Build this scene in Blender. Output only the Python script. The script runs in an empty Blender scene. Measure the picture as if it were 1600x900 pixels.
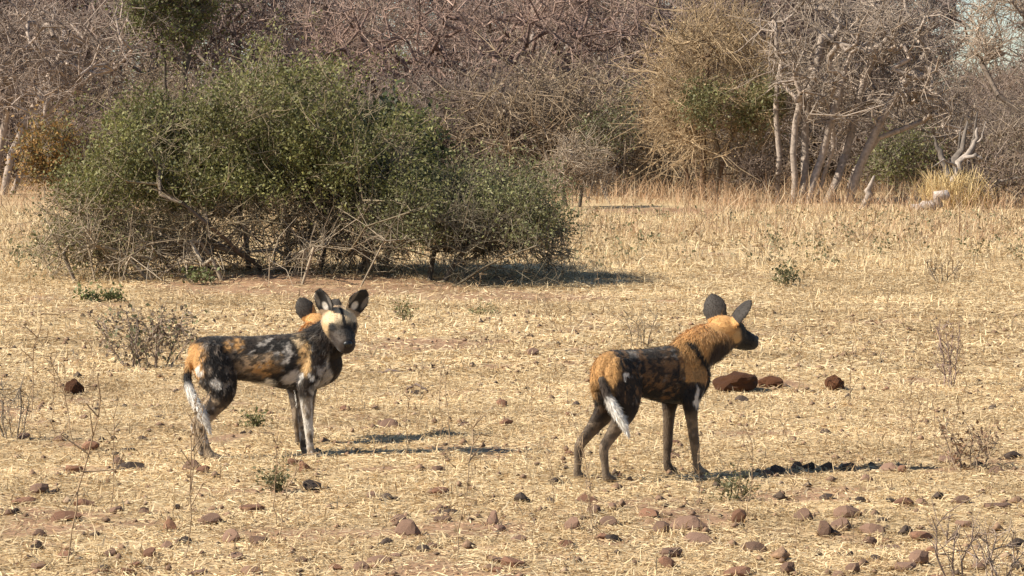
import bpy, bmesh, math, random
import numpy as np
from mathutils import Vector, Matrix

# ------------------------------------------------------------------ camera, sky, sun, exposure
sc = bpy.context.scene
COL = sc.collection
FPX, HC, HOR = 5000.0, 1.9, 170.0            # focal length in photo pixels, eye height, horizon row
cam_d = bpy.data.cameras.new('camera'); cam = bpy.data.objects.new('camera', cam_d); COL.objects.link(cam)
cam_d.sensor_width = 36.0; cam_d.lens = 36.0 * FPX / 1600.0
cam_d.clip_start = 0.1; cam_d.clip_end = 3000
PITCH = math.atan((450 - HOR) / FPX)
cam.location = (0, 0, HC); cam.rotation_euler = (math.pi / 2 - PITCH, 0, 0)
sc.camera = cam

SUN_EL, SUN_AZ = math.radians(40), math.radians(16)      # light travels to +x and a little to +y
w = bpy.data.worlds.new('World'); sc.world = w; w.use_nodes = True
nt = w.node_tree; nt.nodes.clear()
sky = nt.nodes.new('ShaderNodeTexSky'); sky.sky_type = 'NISHITA'; sky.sun_disc = False
sky.sun_elevation = SUN_EL
SD = Vector((math.cos(SUN_AZ) * math.cos(SUN_EL), math.sin(SUN_AZ) * math.cos(SUN_EL), -math.sin(SUN_EL)))
sky.sun_rotation = math.atan2(-SD.x, -SD.y) % (2 * math.pi)
sky.dust_density = 0.5; sky.ozone_density = 3.0; sky.altitude = 900
bg = nt.nodes.new('ShaderNodeBackground'); bg.inputs[1].default_value = 0.075
out = nt.nodes.new('ShaderNodeOutputWorld')
nt.links.new(sky.outputs[0], bg.inputs[0]); nt.links.new(bg.outputs[0], out.inputs[0])
sl = bpy.data.lights.new('sun', 'SUN'); sl.energy = 5.0; sl.angle = math.radians(0.53); sl.color = (1.0, 0.93, 0.80)
so = bpy.data.objects.new('sun', sl); COL.objects.link(so)
so.rotation_euler = SD.to_track_quat('-Z', 'Y').to_euler(); so.location = (-30, -10, 30)
sc.view_settings.view_transform = 'Standard'; sc.view_settings.look = 'None'
sc.view_settings.gamma = 1.0; sc.view_settings.use_curve_mapping = False
sc.view_settings.exposure = 0.8

# ------------------------------------------------------------------ small helpers
R = np.random.default_rng(7)
ca, sa = math.cos(PITCH), math.sin(PITCH)
def ray(px, py):
    u, v = (px - 800) / FPX, (450 - py) / FPX
    return np.array([u, ca + v * sa, -sa + v * ca])
def G(px, py, z=0.0):
    d = ray(px, py); t = (z - HC) / d[2]
    return np.array([d[0] * t, d[1] * t, z])
def P(px, py, y):
    d = ray(px, py); t = y / d[1]
    return np.array([d[0] * t, y, HC + d[2] * t])
def S(y): return FPX / y                     # photo pixels per metre at distance y

_lat = np.random.default_rng(3).random((64, 64, 64)).astype(np.float32)
def noise3(p, scale):
    q = np.asarray(p, float) * scale + 1000.3
    i = np.floor(q).astype(int); f = q - i; f = f * f * (3 - 2 * f)
    r = 0
    for a in (0, 1):
        for b in (0, 1):
            for c in (0, 1):
                wgt = (f[:, 0] if a else 1 - f[:, 0]) * (f[:, 1] if b else 1 - f[:, 1]) * (f[:, 2] if c else 1 - f[:, 2])
                r = r + wgt * _lat[(i[:, 0] + a) % 64, (i[:, 1] + b) % 64, (i[:, 2] + c) % 64]
    return r
def noise2(x, y, scale, seed=0.0):
    x = np.atleast_1d(np.asarray(x, float)); y = np.atleast_1d(np.asarray(y, float))
    return noise3(np.stack([x, y, np.full_like(x, seed)], 1), scale)

BUSHC = G(480, 440)
def hgt(x, y):
    h = 0.05 * (noise2(x, y, 0.45, 2.2) - .5) + 0.028 * (noise2(x, y, 1.7, 5.1) - .5) + 0.014 * (noise2(x, y, 5.0, 9.4) - .5)
    x = np.atleast_1d(x); y = np.atleast_1d(y)
    h = h + 0.13 * np.exp(-(((x - BUSHC[0]) / 2.6) ** 2 + ((y - 35.8) / 1.7) ** 2))
    return h
def hz(x, y): return float(hgt(x, y)[0])

def build(name, V, F, C=None, mat=None, parent=None, smooth=False):
    """one mesh object from numpy arrays; F is (n,3) or (n,4)"""
    me = bpy.data.meshes.new(name)
    V = np.asarray(V, np.float32); F = np.asarray(F, np.int32); k = F.shape[1]
    me.vertices.add(len(V)); me.vertices.foreach_set('co', V.ravel())
    me.loops.add(F.size); me.loops.foreach_set('vertex_index', F.ravel())
    me.polygons.add(len(F)); me.polygons.foreach_set('loop_start', np.arange(0, F.size, k, dtype=np.int32))
    if smooth: me.polygons.foreach_set('use_smooth', np.ones(len(F), bool))
    me.update(calc_edges=True)
    if C is not None:
        at = me.color_attributes.new('Col', 'FLOAT_COLOR', 'POINT')
        c4 = np.ones((len(V), 4), np.float32); c4[:, :3] = C
        at.data.foreach_set('color', c4.ravel())
    if mat: me.materials.append(mat)
    o = bpy.data.objects.new(name, me); COL.objects.link(o)
    if parent: o.parent = parent
    return o
def tag(o, label, cat, group=None):
    o['label'] = label; o['category'] = cat
    if group: o['group'] = group
    return o
def empty(name, loc, label=None, cat=None, group=None):
    o = bpy.data.objects.new(name, None); COL.objects.link(o); o.location = loc; o.empty_display_size = .2
    if label: tag(o, label, cat, group)
    return o
def copy_tree(root, loc, rz=0, s=1.0, label=None, group=None):
    r = root.copy(); COL.objects.link(r); r.location = loc; r.rotation_euler = (0, 0, rz); r.scale = (s, s, s)
    if label: r['label'] = label
    if group: r['group'] = group
    for ch in list(root.children):
        c = ch.copy(); COL.objects.link(c); c.parent = r
        for g in list(ch.children):
            d = g.copy(); COL.objects.link(d); d.parent = c
    return r
def unit(v): return v / np.maximum(np.linalg.norm(v, axis=-1, keepdims=True), 1e-9)

def tubes(A, B, ra, rb, n=3):
    """n-sided frustums, all at once"""
    A = np.asarray(A, float); B = np.asarray(B, float); m = len(A)
    ra = np.broadcast_to(np.asarray(ra, float), (m,)); rb = np.broadcast_to(np.asarray(rb, float), (m,))
    t = unit(B - A)
    h = np.where(np.abs(t[:, 2:3]) > .9, np.array([[1., 0, 0]]), np.array([[0, 0, 1.]]))
    u = unit(np.cross(t, h)); v = np.cross(t, u)
    an = np.arange(n) * 2 * math.pi / n
    ring = np.cos(an)[None, :, None] * u[:, None] + np.sin(an)[None, :, None] * v[:, None]
    V = np.concatenate([A[:, None] + ring * ra[:, None, None], B[:, None] + ring * rb[:, None, None]], 1).reshape(-1, 3)
    b = (np.arange(m) * 2 * n)[:, None]
    i = np.arange(n)[None]; j = (i + 1) % n
    F = np.stack([b + i, b + j, b + n + j, b + n + i], 2).reshape(-1, 4)
    return V, F
def leaves(Pp, size, rng, aspect=.55, flat=0.0):
    """diamond shaped leaf quads"""
    m = len(Pp); size = np.broadcast_to(size, (m,))
    a = unit(rng.normal(size=(m, 3)) * np.array([1, 1, 1 - flat])); b = unit(np.cross(a, rng.normal(size=(m, 3))))
    a = a * size[:, None]; b = b * (size * aspect)[:, None] * .5
    V = np.stack([Pp, Pp + a * .5 + b, Pp + a, Pp + a * .5 - b], 1).reshape(-1, 3)
    F = np.arange(4 * m).reshape(m, 4)
    return V, F

# ------------------------------------------------------------------ materials
def mat_attr(name, rough=.85, transl=0.0, bump=0.0, bscale=60, spec=.2, var=0.0, sheen=0):
    m = bpy.data.materials.new(name); m.use_nodes = True; t = m.node_tree; n = t.nodes; n.clear()
    o = n.new('ShaderNodeOutputMaterial'); b = n.new('ShaderNodeBsdfPrincipled')
    b.inputs['Roughness'].default_value = rough; b.inputs['Specular IOR Level'].default_value = spec
    if sheen: b.inputs['Sheen Weight'].default_value = sheen
    a = n.new('ShaderNodeAttribute'); a.attribute_name = 'Col'
    col = a.outputs['Color']
    if var:
        g = n.new('ShaderNodeTexCoord'); nz = n.new('ShaderNodeTexNoise'); nz.inputs['Scale'].default_value = bscale
        nz.inputs['Detail'].default_value = 4
        t.links.new(g.outputs['Object'], nz.inputs['Vector'])
        mr = n.new('ShaderNodeMapRange'); mr.inputs[1].default_value = .3; mr.inputs[2].default_value = .7
        mr.inputs[3].default_value = 1 - var; mr.inputs[4].default_value = 1 + var
        t.links.new(nz.outputs['Fac'], mr.inputs[0])
        mx = n.new('ShaderNodeVectorMath'); mx.operation = 'SCALE'
        t.links.new(col, mx.inputs[0]); t.links.new(mr.outputs[0], mx.inputs['Scale']); col = mx.outputs[0]
        if bump:
            bp = n.new('ShaderNodeBump'); bp.inputs['Strength'].default_value = bump; bp.inputs['Distance'].default_value = .01
            t.links.new(nz.outputs['Fac'], bp.inputs['Height']); t.links.new(bp.outputs[0], b.inputs['Normal'])
    t.links.new(col, b.inputs['Base Color'])
    if transl:
        tr = n.new('ShaderNodeBsdfTranslucent'); t.links.new(col, tr.inputs['Color'])
        ms = n.new('ShaderNodeMixShader'); ms.inputs[0].default_value = transl
        t.links.new(b.outputs[0], ms.inputs[1]); t.links.new(tr.outputs[0], ms.inputs[2]); t.links.new(ms.outputs[0], o.inputs[0])
    else: t.links.new(b.outputs[0], o.inputs[0])
    return m
def mat_noise(name, c0, c1, scale, rough=.9, bump=.5, dist=.02, spec=.2, c2=None):
    m = bpy.data.materials.new(name); m.use_nodes = True; t = m.node_tree; n = t.nodes
    b = n['Principled BSDF']; b.inputs['Roughness'].default_value = rough; b.inputs['Specular IOR Level'].default_value = spec
    g = n.new('ShaderNodeTexCoord'); nz = n.new('ShaderNodeTexNoise'); nz.inputs['Scale'].default_value = scale
    nz.inputs['Detail'].default_value = 6; nz.inputs['Roughness'].default_value = .65
    oi = n.new('ShaderNodeObjectInfo'); ad = n.new('ShaderNodeVectorMath'); ad.operation = 'ADD'
    t.links.new(g.outputs['Object'], ad.inputs[0]); t.links.new(oi.outputs['Location'], ad.inputs[1])
    t.links.new(ad.outputs[0], nz.inputs['Vector'])
    cr = n.new('ShaderNodeValToRGB'); cr.color_ramp.elements[0].position = .35; cr.color_ramp.elements[1].position = .65
    cr.color_ramp.elements[0].color = (*c0, 1); cr.color_ramp.elements[1].color = (*c1, 1)
    if c2:
        e = cr.color_ramp.elements.new(.8); e.color = (*c2, 1)
    t.links.new(nz.outputs['Fac'], cr.inputs[0])
    hv = n.new('ShaderNodeHueSaturation'); mr = n.new('ShaderNodeMapRange')
    mr.inputs[3].default_value = .7; mr.inputs[4].default_value = 1.3
    t.links.new(oi.outputs['Random'], mr.inputs[0]); t.links.new(mr.outputs[0], hv.inputs['Value'])
    t.links.new(cr.outputs[0], hv.inputs['Color']); t.links.new(hv.outputs[0], b.inputs['Base Color'])
    bp = n.new('ShaderNodeBump'); bp.inputs['Strength'].default_value = bump; bp.inputs['Distance'].default_value = dist
    t.links.new(nz.outputs['Fac'], bp.inputs['Height']); t.links.new(bp.outputs[0], b.inputs['Normal'])
    return m
M_straw = mat_attr('straw', .7, .25, spec=.25)
M_twig = mat_attr('twig_bark', .85, 0)
M_bark = mat_attr('trunk_bark', .9, 0, bump=.8, bscale=14, var=.35)
M_leaf = mat_attr('leaf', .6, .3, spec=.35)
M_fur = mat_attr('fur', .7, 0, spec=.25, sheen=.1)
M_soil = mat_attr('ground_soil', .95, 0, bump=.7, bscale=46, var=.4)
M_eye = mat_noise('dark_eye', (.01, .006, .004), (.02, .012, .008), 30, .08, 0, spec=.6)
M_nose = mat_noise('black_nose', (.008, .008, .008), (.015, .014, .014), 90, .35, .3, .002, .5)
M_rock = {'brown': mat_noise('brown_stone', (.16, .095, .065), (.26, .16, .11), 26, c2=(.34, .23, .16)),
          'red': mat_noise('red_stone', (.19, .095, .055), (.30, .16, .10), 26, c2=(.38, .24, .15)),
          'dark': mat_noise('dark_stone', (.05, .036, .028), (.10, .07, .053), 30, c2=(.16, .11, .08)),
          'clod': mat_noise('earth_clod', (.11, .045, .02), (.22, .095, .045), 30, bump=1, dist=.03, c2=(.28, .14, .07))}

# ------------------------------------------------------------------ ground
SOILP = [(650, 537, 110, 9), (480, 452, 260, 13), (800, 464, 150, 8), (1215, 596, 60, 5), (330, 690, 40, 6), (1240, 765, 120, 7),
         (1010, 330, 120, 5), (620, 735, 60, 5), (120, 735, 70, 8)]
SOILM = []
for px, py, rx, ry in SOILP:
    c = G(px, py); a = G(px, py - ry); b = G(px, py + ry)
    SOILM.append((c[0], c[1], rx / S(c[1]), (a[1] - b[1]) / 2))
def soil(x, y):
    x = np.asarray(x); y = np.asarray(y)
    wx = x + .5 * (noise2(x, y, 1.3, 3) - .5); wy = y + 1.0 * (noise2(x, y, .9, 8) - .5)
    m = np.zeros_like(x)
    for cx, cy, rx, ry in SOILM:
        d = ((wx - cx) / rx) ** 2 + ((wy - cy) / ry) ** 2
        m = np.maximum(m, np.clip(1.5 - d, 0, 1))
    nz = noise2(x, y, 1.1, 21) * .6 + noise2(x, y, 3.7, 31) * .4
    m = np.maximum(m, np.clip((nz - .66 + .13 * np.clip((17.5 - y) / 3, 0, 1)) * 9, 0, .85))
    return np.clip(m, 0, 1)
def ground():
    ys = np.concatenate([np.linspace(-60, 11, 20), np.arange(11.2, 24, .1), np.arange(24, 48, .25), np.arange(48, 80, 1.0), np.geomspace(80, 1500, 25)])
    xs = np.concatenate([-np.geomspace(900, 9, 22), np.arange(-8.6, 8.61, .12), np.geomspace(9, 900, 22)])
    X, Y = np.meshgrid(xs, ys); x = X.ravel(); y = Y.ravel()
    z = hgt(x, y); far = np.clip((y - 70) / 60, 0, 1); z = z * (1 - far)
    n1 = noise2(x, y, 2.4, 40)[:, None]; n2 = noise2(x, y, .5, 44)[:, None]
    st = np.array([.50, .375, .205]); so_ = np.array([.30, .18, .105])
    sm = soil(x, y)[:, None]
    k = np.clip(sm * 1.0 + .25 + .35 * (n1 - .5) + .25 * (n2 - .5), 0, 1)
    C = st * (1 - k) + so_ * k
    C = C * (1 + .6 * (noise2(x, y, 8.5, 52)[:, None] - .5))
    nx, ny = len(xs), len(ys)
    i = (np.arange(ny - 1)[:, None] * nx + np.arange(nx - 1)[None]).ravel()
    F = np.stack([i, i + 1, i + nx + 1, i + nx], 1)
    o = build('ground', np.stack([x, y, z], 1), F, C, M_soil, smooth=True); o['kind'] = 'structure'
ground()

# ------------------------------------------------------------------ straw: blades as bent quads
def blades(x, y, L, wd, tilt, az, cols, bend=.3):
    """one bent ribbon (2 quads) each; tilt = angle above the ground"""
    m = len(x); z = hgt(x, y) * (1 - np.clip((y - 70) / 60, 0, 1))
    b = np.stack([x, y, z - .004], 1)
    d = np.stack([np.cos(az) * np.cos(tilt), np.sin(az) * np.cos(tilt), np.sin(tilt)], 1)
    s = np.stack([-np.sin(az), np.cos(az), np.zeros(m)], 1)
    s = unit(s + np.cross(d, s) * R.normal(0, .6, (m, 1)))
    mid = b + d * (L * .55)[:, None]
    d2 = d.copy(); d2[:, 2] -= bend * R.random(m); d2[:, :2] += R.normal(0, .35, (m, 2)); d2 = unit(d2)
    tip = mid + d2 * (L * .45)[:, None]
    tip[:, 2] = np.maximum(tip[:, 2], b[:, 2] + .006); mid[:, 2] = np.maximum(mid[:, 2], b[:, 2] + .008)
    hw = (wd * .5)[:, None]
    V = np.stack([b - s * hw, b + s * hw, mid + s * hw, mid - s * hw, tip + s * hw * .35, tip - s * hw * .35], 1).reshape(-1, 3)
    k = (np.arange(m) * 6)[:, None]
    F = np.concatenate([k + np.array([[0, 1, 2, 3]]), k + np.array([[3, 2, 4, 5]])], 0)
    return V, F, np.repeat(cols, 6, 0)
PAL = np.array([[.64, .495, .29], [.61, .46, .26], [.68, .55, .35], [.55, .40, .22], [.45, .305, .165], [.62, .48, .28], [.33, .215, .12]])
def straw_cols(m, p=(.24, .2, .14, .16, .08, .13, .05)):
    c = PAL[R.choice(len(PAL), m, p=p)] * R.normal(1, .12, (m, 1))
    return np.clip(c, .02, .85)
def drift(x, y):
    """weathered greyer and browner streaks, long across the view line"""
    k = noise2(x * .45, y, 1.0, 33) * .5 + noise2(x * .6, y, 3.2, 37) * .5
    return 1 + np.clip(k - .5, -.3, .3)[:, None] * np.array([.9, 1.0, 1.1])
def strip(y0, y1, dens, margin=1.3):
    """uniform points over the trapezoid in view plus a margin"""
    n = int(dens * (y1 - y0) * (2 * (.165 * y1 + margin)))
    y = R.uniform(y0, y1, n); x = R.uniform(-1, 1, n) * (.165 * y1 + margin)
    k = np.abs(x) < .165 * y + margin
    return x[k], y[k]
def straw(name, y0, y1, dens, L, wd, stand, label):
    x, y = strip(y0, y1, dens)
    clump = noise2(x, y, 2.6, 61) * .5 + noise2(x, y, 9.0, 67) * .5
    keep = R.random(len(x)) < np.clip(1 - soil(x, y) * .8, 0, 1) * np.clip(.25 + (clump - .3) * 2.6, .1, 1)
    x = x[keep]; y = y[keep]; m = len(x)
    up = R.random(m) < stand
    tilt = np.where(up, R.uniform(.5, 1.5, m), np.abs(R.normal(.06, .16, m)))
    az = R.uniform(0, 2 * math.pi, m)
    Ls = R.uniform(*L, m) * np.where(up, .75, 1.0)
    V, F, C = blades(x, y, Ls, wd * R.uniform(.6, 1.5, m), tilt, az, straw_cols(m) * drift(x, y))
    o = build(name, V, F, C, M_straw); o['kind'] = 'stuff'; tag(o, label, 'dry grass')
straw('dry_straw', 11.5, 22.5, 2700, (.03, .11), .0048, .07, 'short flattened pale straw covering the ground around the dogs')
straw('dry_straw', 22.5, 37, 1100, (.05, .14), .0072, .09, 'pale straw covering the clearing between the dogs and the bushes')
straw('dry_straw', 37, 60, 330, (.08, .24), .0095, .25, 'straw stubble covering the open ground before the tree line')
def litter(name, y0, y1, dens, L, wd, label):
    x, y = strip(y0, y1, dens); clump = noise2(x, y, 3.1, 161) * .5 + noise2(x, y, 11.0, 167) * .5
    keep = R.random(len(x)) < np.clip(1 - soil(x, y) * .8, 0, 1) * np.clip(.3 + (clump - .35) * 3, .08, 1); x = x[keep]; y = y[keep]; m = len(x)
    az = R.uniform(0, 6.28, m); tl = R.normal(0, .18, m); Lv = R.uniform(*L, m)[:, None]; z = hgt(x, y) + R.uniform(.003, .018, m)
    c = np.stack([x, y, z], 1); d = np.stack([np.cos(az) * np.cos(tl), np.sin(az) * np.cos(tl), np.sin(tl)], 1) * Lv * .5
    sd = unit(np.stack([-np.sin(az), np.cos(az), R.normal(0, .5, m)], 1)) * (wd * R.uniform(.35, .8, m))[:, None]
    V = np.stack([c - d - sd, c - d + sd, c + d + sd * .6, c + d - sd * .6], 1).reshape(-1, 3)
    o = build(name, V, np.arange(4 * m).reshape(m, 4), np.repeat(straw_cols(m, (.26, .2, .18, .12, .06, .14, .04)) * drift(x, y), 4, 0), M_straw); o['kind'] = 'stuff'; tag(o, label, 'straw litter')
litter('straw_litter', 11.5, 23, 2600, (.012, .055), .0052, 'fine broken straw litter strewn between the stones and dogs')
litter('straw_litter', 23, 40, 700, (.03, .09), .009, 'broken straw litter strewn across the clearing behind the dogs')
# taller ochre grass along the tree line and dry grass between the trees
def tall_grass():
    x, y = strip(42, 80, 46, 2.5)
    n = noise2(x, y, .35, 71) * .6 + noise2(x, y, 1.2, 73) * .4
    rise = np.clip((y - 42) / 15, 0, 1)
    keep = R.random(len(x)) < np.clip((n - .36) * 3.2, .04, 1) * (.15 + .85 * rise)
    x, y, n, rise = x[keep], y[keep], n[keep], rise[keep]; m = len(x)
    L = R.uniform(.15, .62, m) * (.35 + 1.0 * n) * (.5 + .6 * rise)
    c = np.array([[.44, .28, .16], [.49, .335, .20], [.37, .225, .13], [.54, .41, .26]])[R.integers(0, 4, m)] * R.normal(1, .13, (m, 1))
    V, F, C = blades(x, y, L, R.uniform(.006, .013, m), R.uniform(.6, 1.5, m), R.uniform(0, 6.28, m), np.clip(c, .02, .9), .5)
    o = build('tall_grass', V, F, C, M_straw); o['kind'] = 'stuff'; tag(o, 'knee high ochre dry grass along the foot of the trees', 'grass')
tall_grass()
def pebbles():
    x, y = strip(11.8, 30, 20)
    m = len(x); z = hgt(x, y)
    oc = np.array([[1, 0, 0], [-1, 0, 0], [0, 1, 0], [0, -1, 0], [0, 0, 1], [0, 0, -.6]], float)
    F8 = np.array([[0, 2, 4], [2, 1, 4], [1, 3, 4], [3, 0, 4], [2, 0, 5], [1, 2, 5], [3, 1, 5], [0, 3, 5]])
    s = np.abs(R.normal(.010, .008, m)) + .006
    V = oc[None] * R.uniform(.6, 1.4, (m, 6, 1)) * s[:, None, None] * np.array([1, 1, .7])
    a = R.uniform(0, 6.28, m); ca_, sa_ = np.cos(a)[:, None], np.sin(a)[:, None]
    V = np.stack([V[..., 0] * ca_ - V[..., 1] * sa_, V[..., 0] * sa_ + V[..., 1] * ca_, V[..., 2]], 2)
    V += np.stack([x, y, z + s * .25 + .004], 1)[:, None]
    F = ((np.arange(m) * 6)[:, None, None] + F8[None]).reshape(-1, 3)
    c = np.array([[.20, .125, .08], [.25, .155, .095], [.10, .07, .05], [.33, .23, .15]])[R.choice(4, m, p=[.4, .3, .15, .15])]
    o = build('pebbles', V.reshape(-1, 3), F, np.repeat(c, 6, 0), M_soil); o['kind'] = 'stuff'
    tag(o, 'small brown pebbles and crumbs of earth strewn in the straw', 'pebbles')
pebbles()

# ------------------------------------------------------------------ stones
def rock_mesh(seed, flat, facet):
    rng = np.random.default_rng(seed); bm = bmesh.new()
    bmesh.ops.create_icosphere(bm, subdivisions=2 if facet else 3, radius=1.0)
    V = np.array([v.co[:] for v in bm.verts])
    for _ in range(facet):                                        # planar cuts give broken faces
        d = unit(rng.normal(size=3)); lim = rng.uniform(.45, .8)
        k = V @ d; V = V - np.maximum(k - lim, 0)[:, None] * d * .92
    V = V * (1 + (.28 if facet else .55) * (noise3(V + seed * 3.1, 1.6)[:, None] - .5) + (.12 if facet else .22) * (noise3(V + seed, 5)[:, None] - .5))
    V = V / np.abs(V).max(0); V[:, 2] *= flat
    for v, c in zip(bm.verts, V): v.co = c
    me = bpy.data.meshes.new('stone'); bm.to_mesh(me); bm.free()
    return me
ROCKM = {k: [] for k in M_rock}
for k in M_rock:
    for i in range(5):
        me = rock_mesh(10 + i * 7 + len(k), .95, 0 if k == 'clod' else 11); me.materials.append(M_rock[k]); ROCKM[k].append(me)
STP = []
def stone(px, py, wpx, hpx, kind, label=None, cat='stone', group=None, name='stone', sink=.32):
    """(px,py): middle of the stone's foot in the photograph, wpx x hpx: its size there"""
    c = G(px, py); s = S(c[1]); i = int(R.integers(0, 5))
    o = bpy.data.objects.new(name, ROCKM[kind][i]); COL.objects.link(o)
    rx = wpx / s / 2; rz_ = hpx / s / (1.5 if sink < .25 else 1.35); ry = rx * R.uniform(.75, 1.15)
    o.scale = (rx, ry, rz_); o.rotation_euler = (R.uniform(-.15, .15), R.uniform(-.15, .15), R.uniform(-.5, .5) + (3.14 if R.random() < .5 else 0))
    y = c[1] + ry * .5; o.location = (c[0] * y / c[1], y, hz(c[0], y) + rz_ * (1 - 2 * sink) * .95)
    if label is None:
        label, group = {'brown': ('small dull brown stone lying loose in the short straw', 'loose dull brown stones in the straw'),
                        'red': ('small reddish stone lying loose in the short straw', 'loose reddish stones in the straw'),
                        'dark': ('small blackish stone lying loose in the short straw', 'loose blackish stones in the straw')}[kind]
    STP.append((o.location.x, o.location.y, rx, ry)); tag(o, label, cat, group); return o
stone(115, 620, 33, 27, 'clod', 'lone rounded rust brown earth clod beside a tall thin stalk', 'earth clod', name='earth_clod', sink=.3)
stone(1150, 607, 76, 32, 'clod', 'largest rust brown earth clod behind the chest of the dark coated wild dog', 'earth clod', name='earth_clod', sink=.2)
stone(1206, 602, 42, 19, 'clod', 'lower rust brown earth clod touching the largest clod', 'earth clod', name='earth_clod', sink=.2)
stone(1303, 604, 35, 24, 'clod', 'lone pointed rust brown earth clod standing apart from the pair of clods', 'earth clod', name='earth_clod', sink=.3)
stone(1160, 626, 24, 14, 'dark', 'small dark crumbled clod lying before the largest earth clod', 'earth clod', name='earth_clod')
stone(489, 768, 33, 15, 'dark', 'black oval stone lying alone between the green sprout and the dark broken stones', 'stone')
stone(637, 840, 42, 26, 'brown', 'big blocky purplish brown stone resting against a smaller one', 'stone')
stone(622, 817, 26, 14, 'brown', 'flat topped stone touching the back of the big blocky stone', 'stone')
stone(816, 786, 30, 18, 'dark', 'dark egg shaped stone with a pale lit top', 'stone')
for q in [(327, 824, 38, 18, 'brown'), (360, 845, 42, 23, 'brown'), (403, 850, 30, 18, 'brown'), (395, 802, 44, 14, 'red'), (344, 822, 14, 12, 'dark'),
          (602, 783, 26, 15, 'dark'), (582, 780, 20, 12, 'brown'), (617, 783, 16, 8, 'dark'), (690, 777, 32, 13, 'red'), (700, 803, 36, 12, 'dark'), (678, 801, 26, 10, 'brown'),
          (770, 822, 21, 24, 'brown'), (778, 830, 26, 12, 'brown'), (1155, 812, 25, 23, 'red'), (1075, 828, 62, 24, 'brown'), (1030, 832, 34, 18, 'brown'), (1092, 846, 62, 18, 'brown'),
          (1176, 858, 46, 20, 'brown'), (1253, 810, 34, 21, 'brown'), (1285, 834, 26, 25, 'brown'), (1312, 826, 36, 18, 'brown'), (1325, 805, 46, 22, 'brown'), (1300, 832, 14, 14, 'dark'),
          (1365, 832, 44, 20, 'brown'), (1358, 844, 28, 14, 'brown'), (1378, 815, 18, 10, 'dark'), (1414, 833, 26, 16, 'dark'), (1436, 838, 44, 14, 'red'), (1050, 870, 34, 20, 'brown'), (1042, 885, 28, 16, 'red'),
          (1155, 896, 50, 14, 'red'), (1335, 892, 30, 18, 'brown'), (1234, 894, 30, 22, 'brown'), (1465, 778, 22, 12, 'dark'), (1330, 868, 20, 12, 'dark'), (1280, 864, 14, 10, 'dark'),
          (1440, 882, 40, 26, 'brown'), (1415, 890, 36, 18, 'brown'), (1590, 850, 46, 20, 'dark'), (1590, 888, 30, 18, 'dark'), (1505, 822, 28, 16, 'brown'), (1560, 792, 46, 12, 'brown'), (1585, 718, 34, 14, 'dark'),
          (300, 738, 34, 18, 'brown'), (205, 733, 50, 15, 'dark'), (187, 728, 22, 14, 'brown'), (115, 740, 32, 18, 'red'), (142, 704, 30, 16, 'red'), (66, 774, 38, 18, 'brown'), (82, 775, 14, 14, 'dark'), (26, 810, 18, 13, 'dark'), (40, 790, 42, 11, 'red'),
          (100, 820, 50, 17, 'red'), (14, 812, 18, 10, 'brown'), (265, 832, 22, 20, 'red'), (275, 798, 13, 13, 'dark'), (132, 795, 40, 14, 'red'), (185, 808, 28, 12, 'brown'), (226, 806, 18, 14, 'brown'), (62, 846, 26, 14, 'brown'), (235, 880, 26, 18, 'red'), (288, 850, 24, 12, 'dark'),
          (260, 864, 20, 14, 'brown'), (56, 868, 22, 14, 'dark'), (172, 876, 22, 12, 'brown'), (318, 742, 26, 12, 'red'), (460, 734, 24, 14, 'red'), (475, 742, 18, 17, 'red'),
          (563, 898, 30, 20, 'brown'), (590, 885, 46, 16, 'brown'), (660, 866, 24, 12, 'dark'), (678, 860, 22, 10, 'brown'), (800, 893, 44, 18, 'red'), (775, 885, 34, 12, 'brown'), (810, 850, 26, 12, 'brown'), (950, 825, 44, 18, 'brown'), (945, 845, 34, 12, 'red'),
          (893, 832, 28, 22, 'brown'), (925, 806, 28, 15, 'brown'), (955, 800, 18, 12, 'brown'), (918, 786, 36, 13, 'red'), (870, 756, 28, 11, 'dark'), (862, 788, 18, 11, 'dark'), (610, 664, 36, 14, 'brown'), (596, 660, 14, 10, 'brown'), (830, 557, 24, 12, 'brown'),
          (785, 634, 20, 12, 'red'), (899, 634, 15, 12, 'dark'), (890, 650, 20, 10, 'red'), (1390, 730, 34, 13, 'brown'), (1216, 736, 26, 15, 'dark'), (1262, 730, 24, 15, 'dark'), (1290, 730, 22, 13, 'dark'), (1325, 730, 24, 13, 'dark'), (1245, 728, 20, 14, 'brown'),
          (1410, 732, 18, 12, 'red'), (1525, 728, 26, 12, 'dark'), (1290, 776, 26, 10, 'dark'), (1345, 780, 22, 10, 'dark'), (1395, 782, 22, 9, 'dark'), (1440, 786, 20, 10, 'brown'), (1500, 785, 30, 12, 'brown'), (1385, 606, 14, 7, 'red'), (1550, 636, 14, 9, 'dark'),  # row of dark stones at right foreground stands in for a tree's shadow strip
          (650, 612, 22, 8, 'dark'), (795, 658, 16, 8, 'brown'), (725, 665, 22, 9, 'brown'), (225, 690, 20, 10, 'dark'), (130, 660, 18, 9, 'brown'), (36, 690, 24, 10, 'brown'), (330, 660, 20, 9, 'red'), (540, 640, 20, 8, 'red'), (1120, 752, 14, 12, 'dark')]:
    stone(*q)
for i in range(95):
    py = 905 - 330 * R.random() ** 2.2; px = R.uniform(-60, 1660)
    d = G(px, py); wv = S(d[1]) * abs(R.normal(.045, .025)) + 6
    if noise2(d[0], d[1], .9, 90)[0] < .38: continue
    stone(px, py, wv, wv * R.uniform(.28, .5), ['brown', 'red', 'dark'][R.choice(3, p=[.5, .35, .15])])

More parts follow.
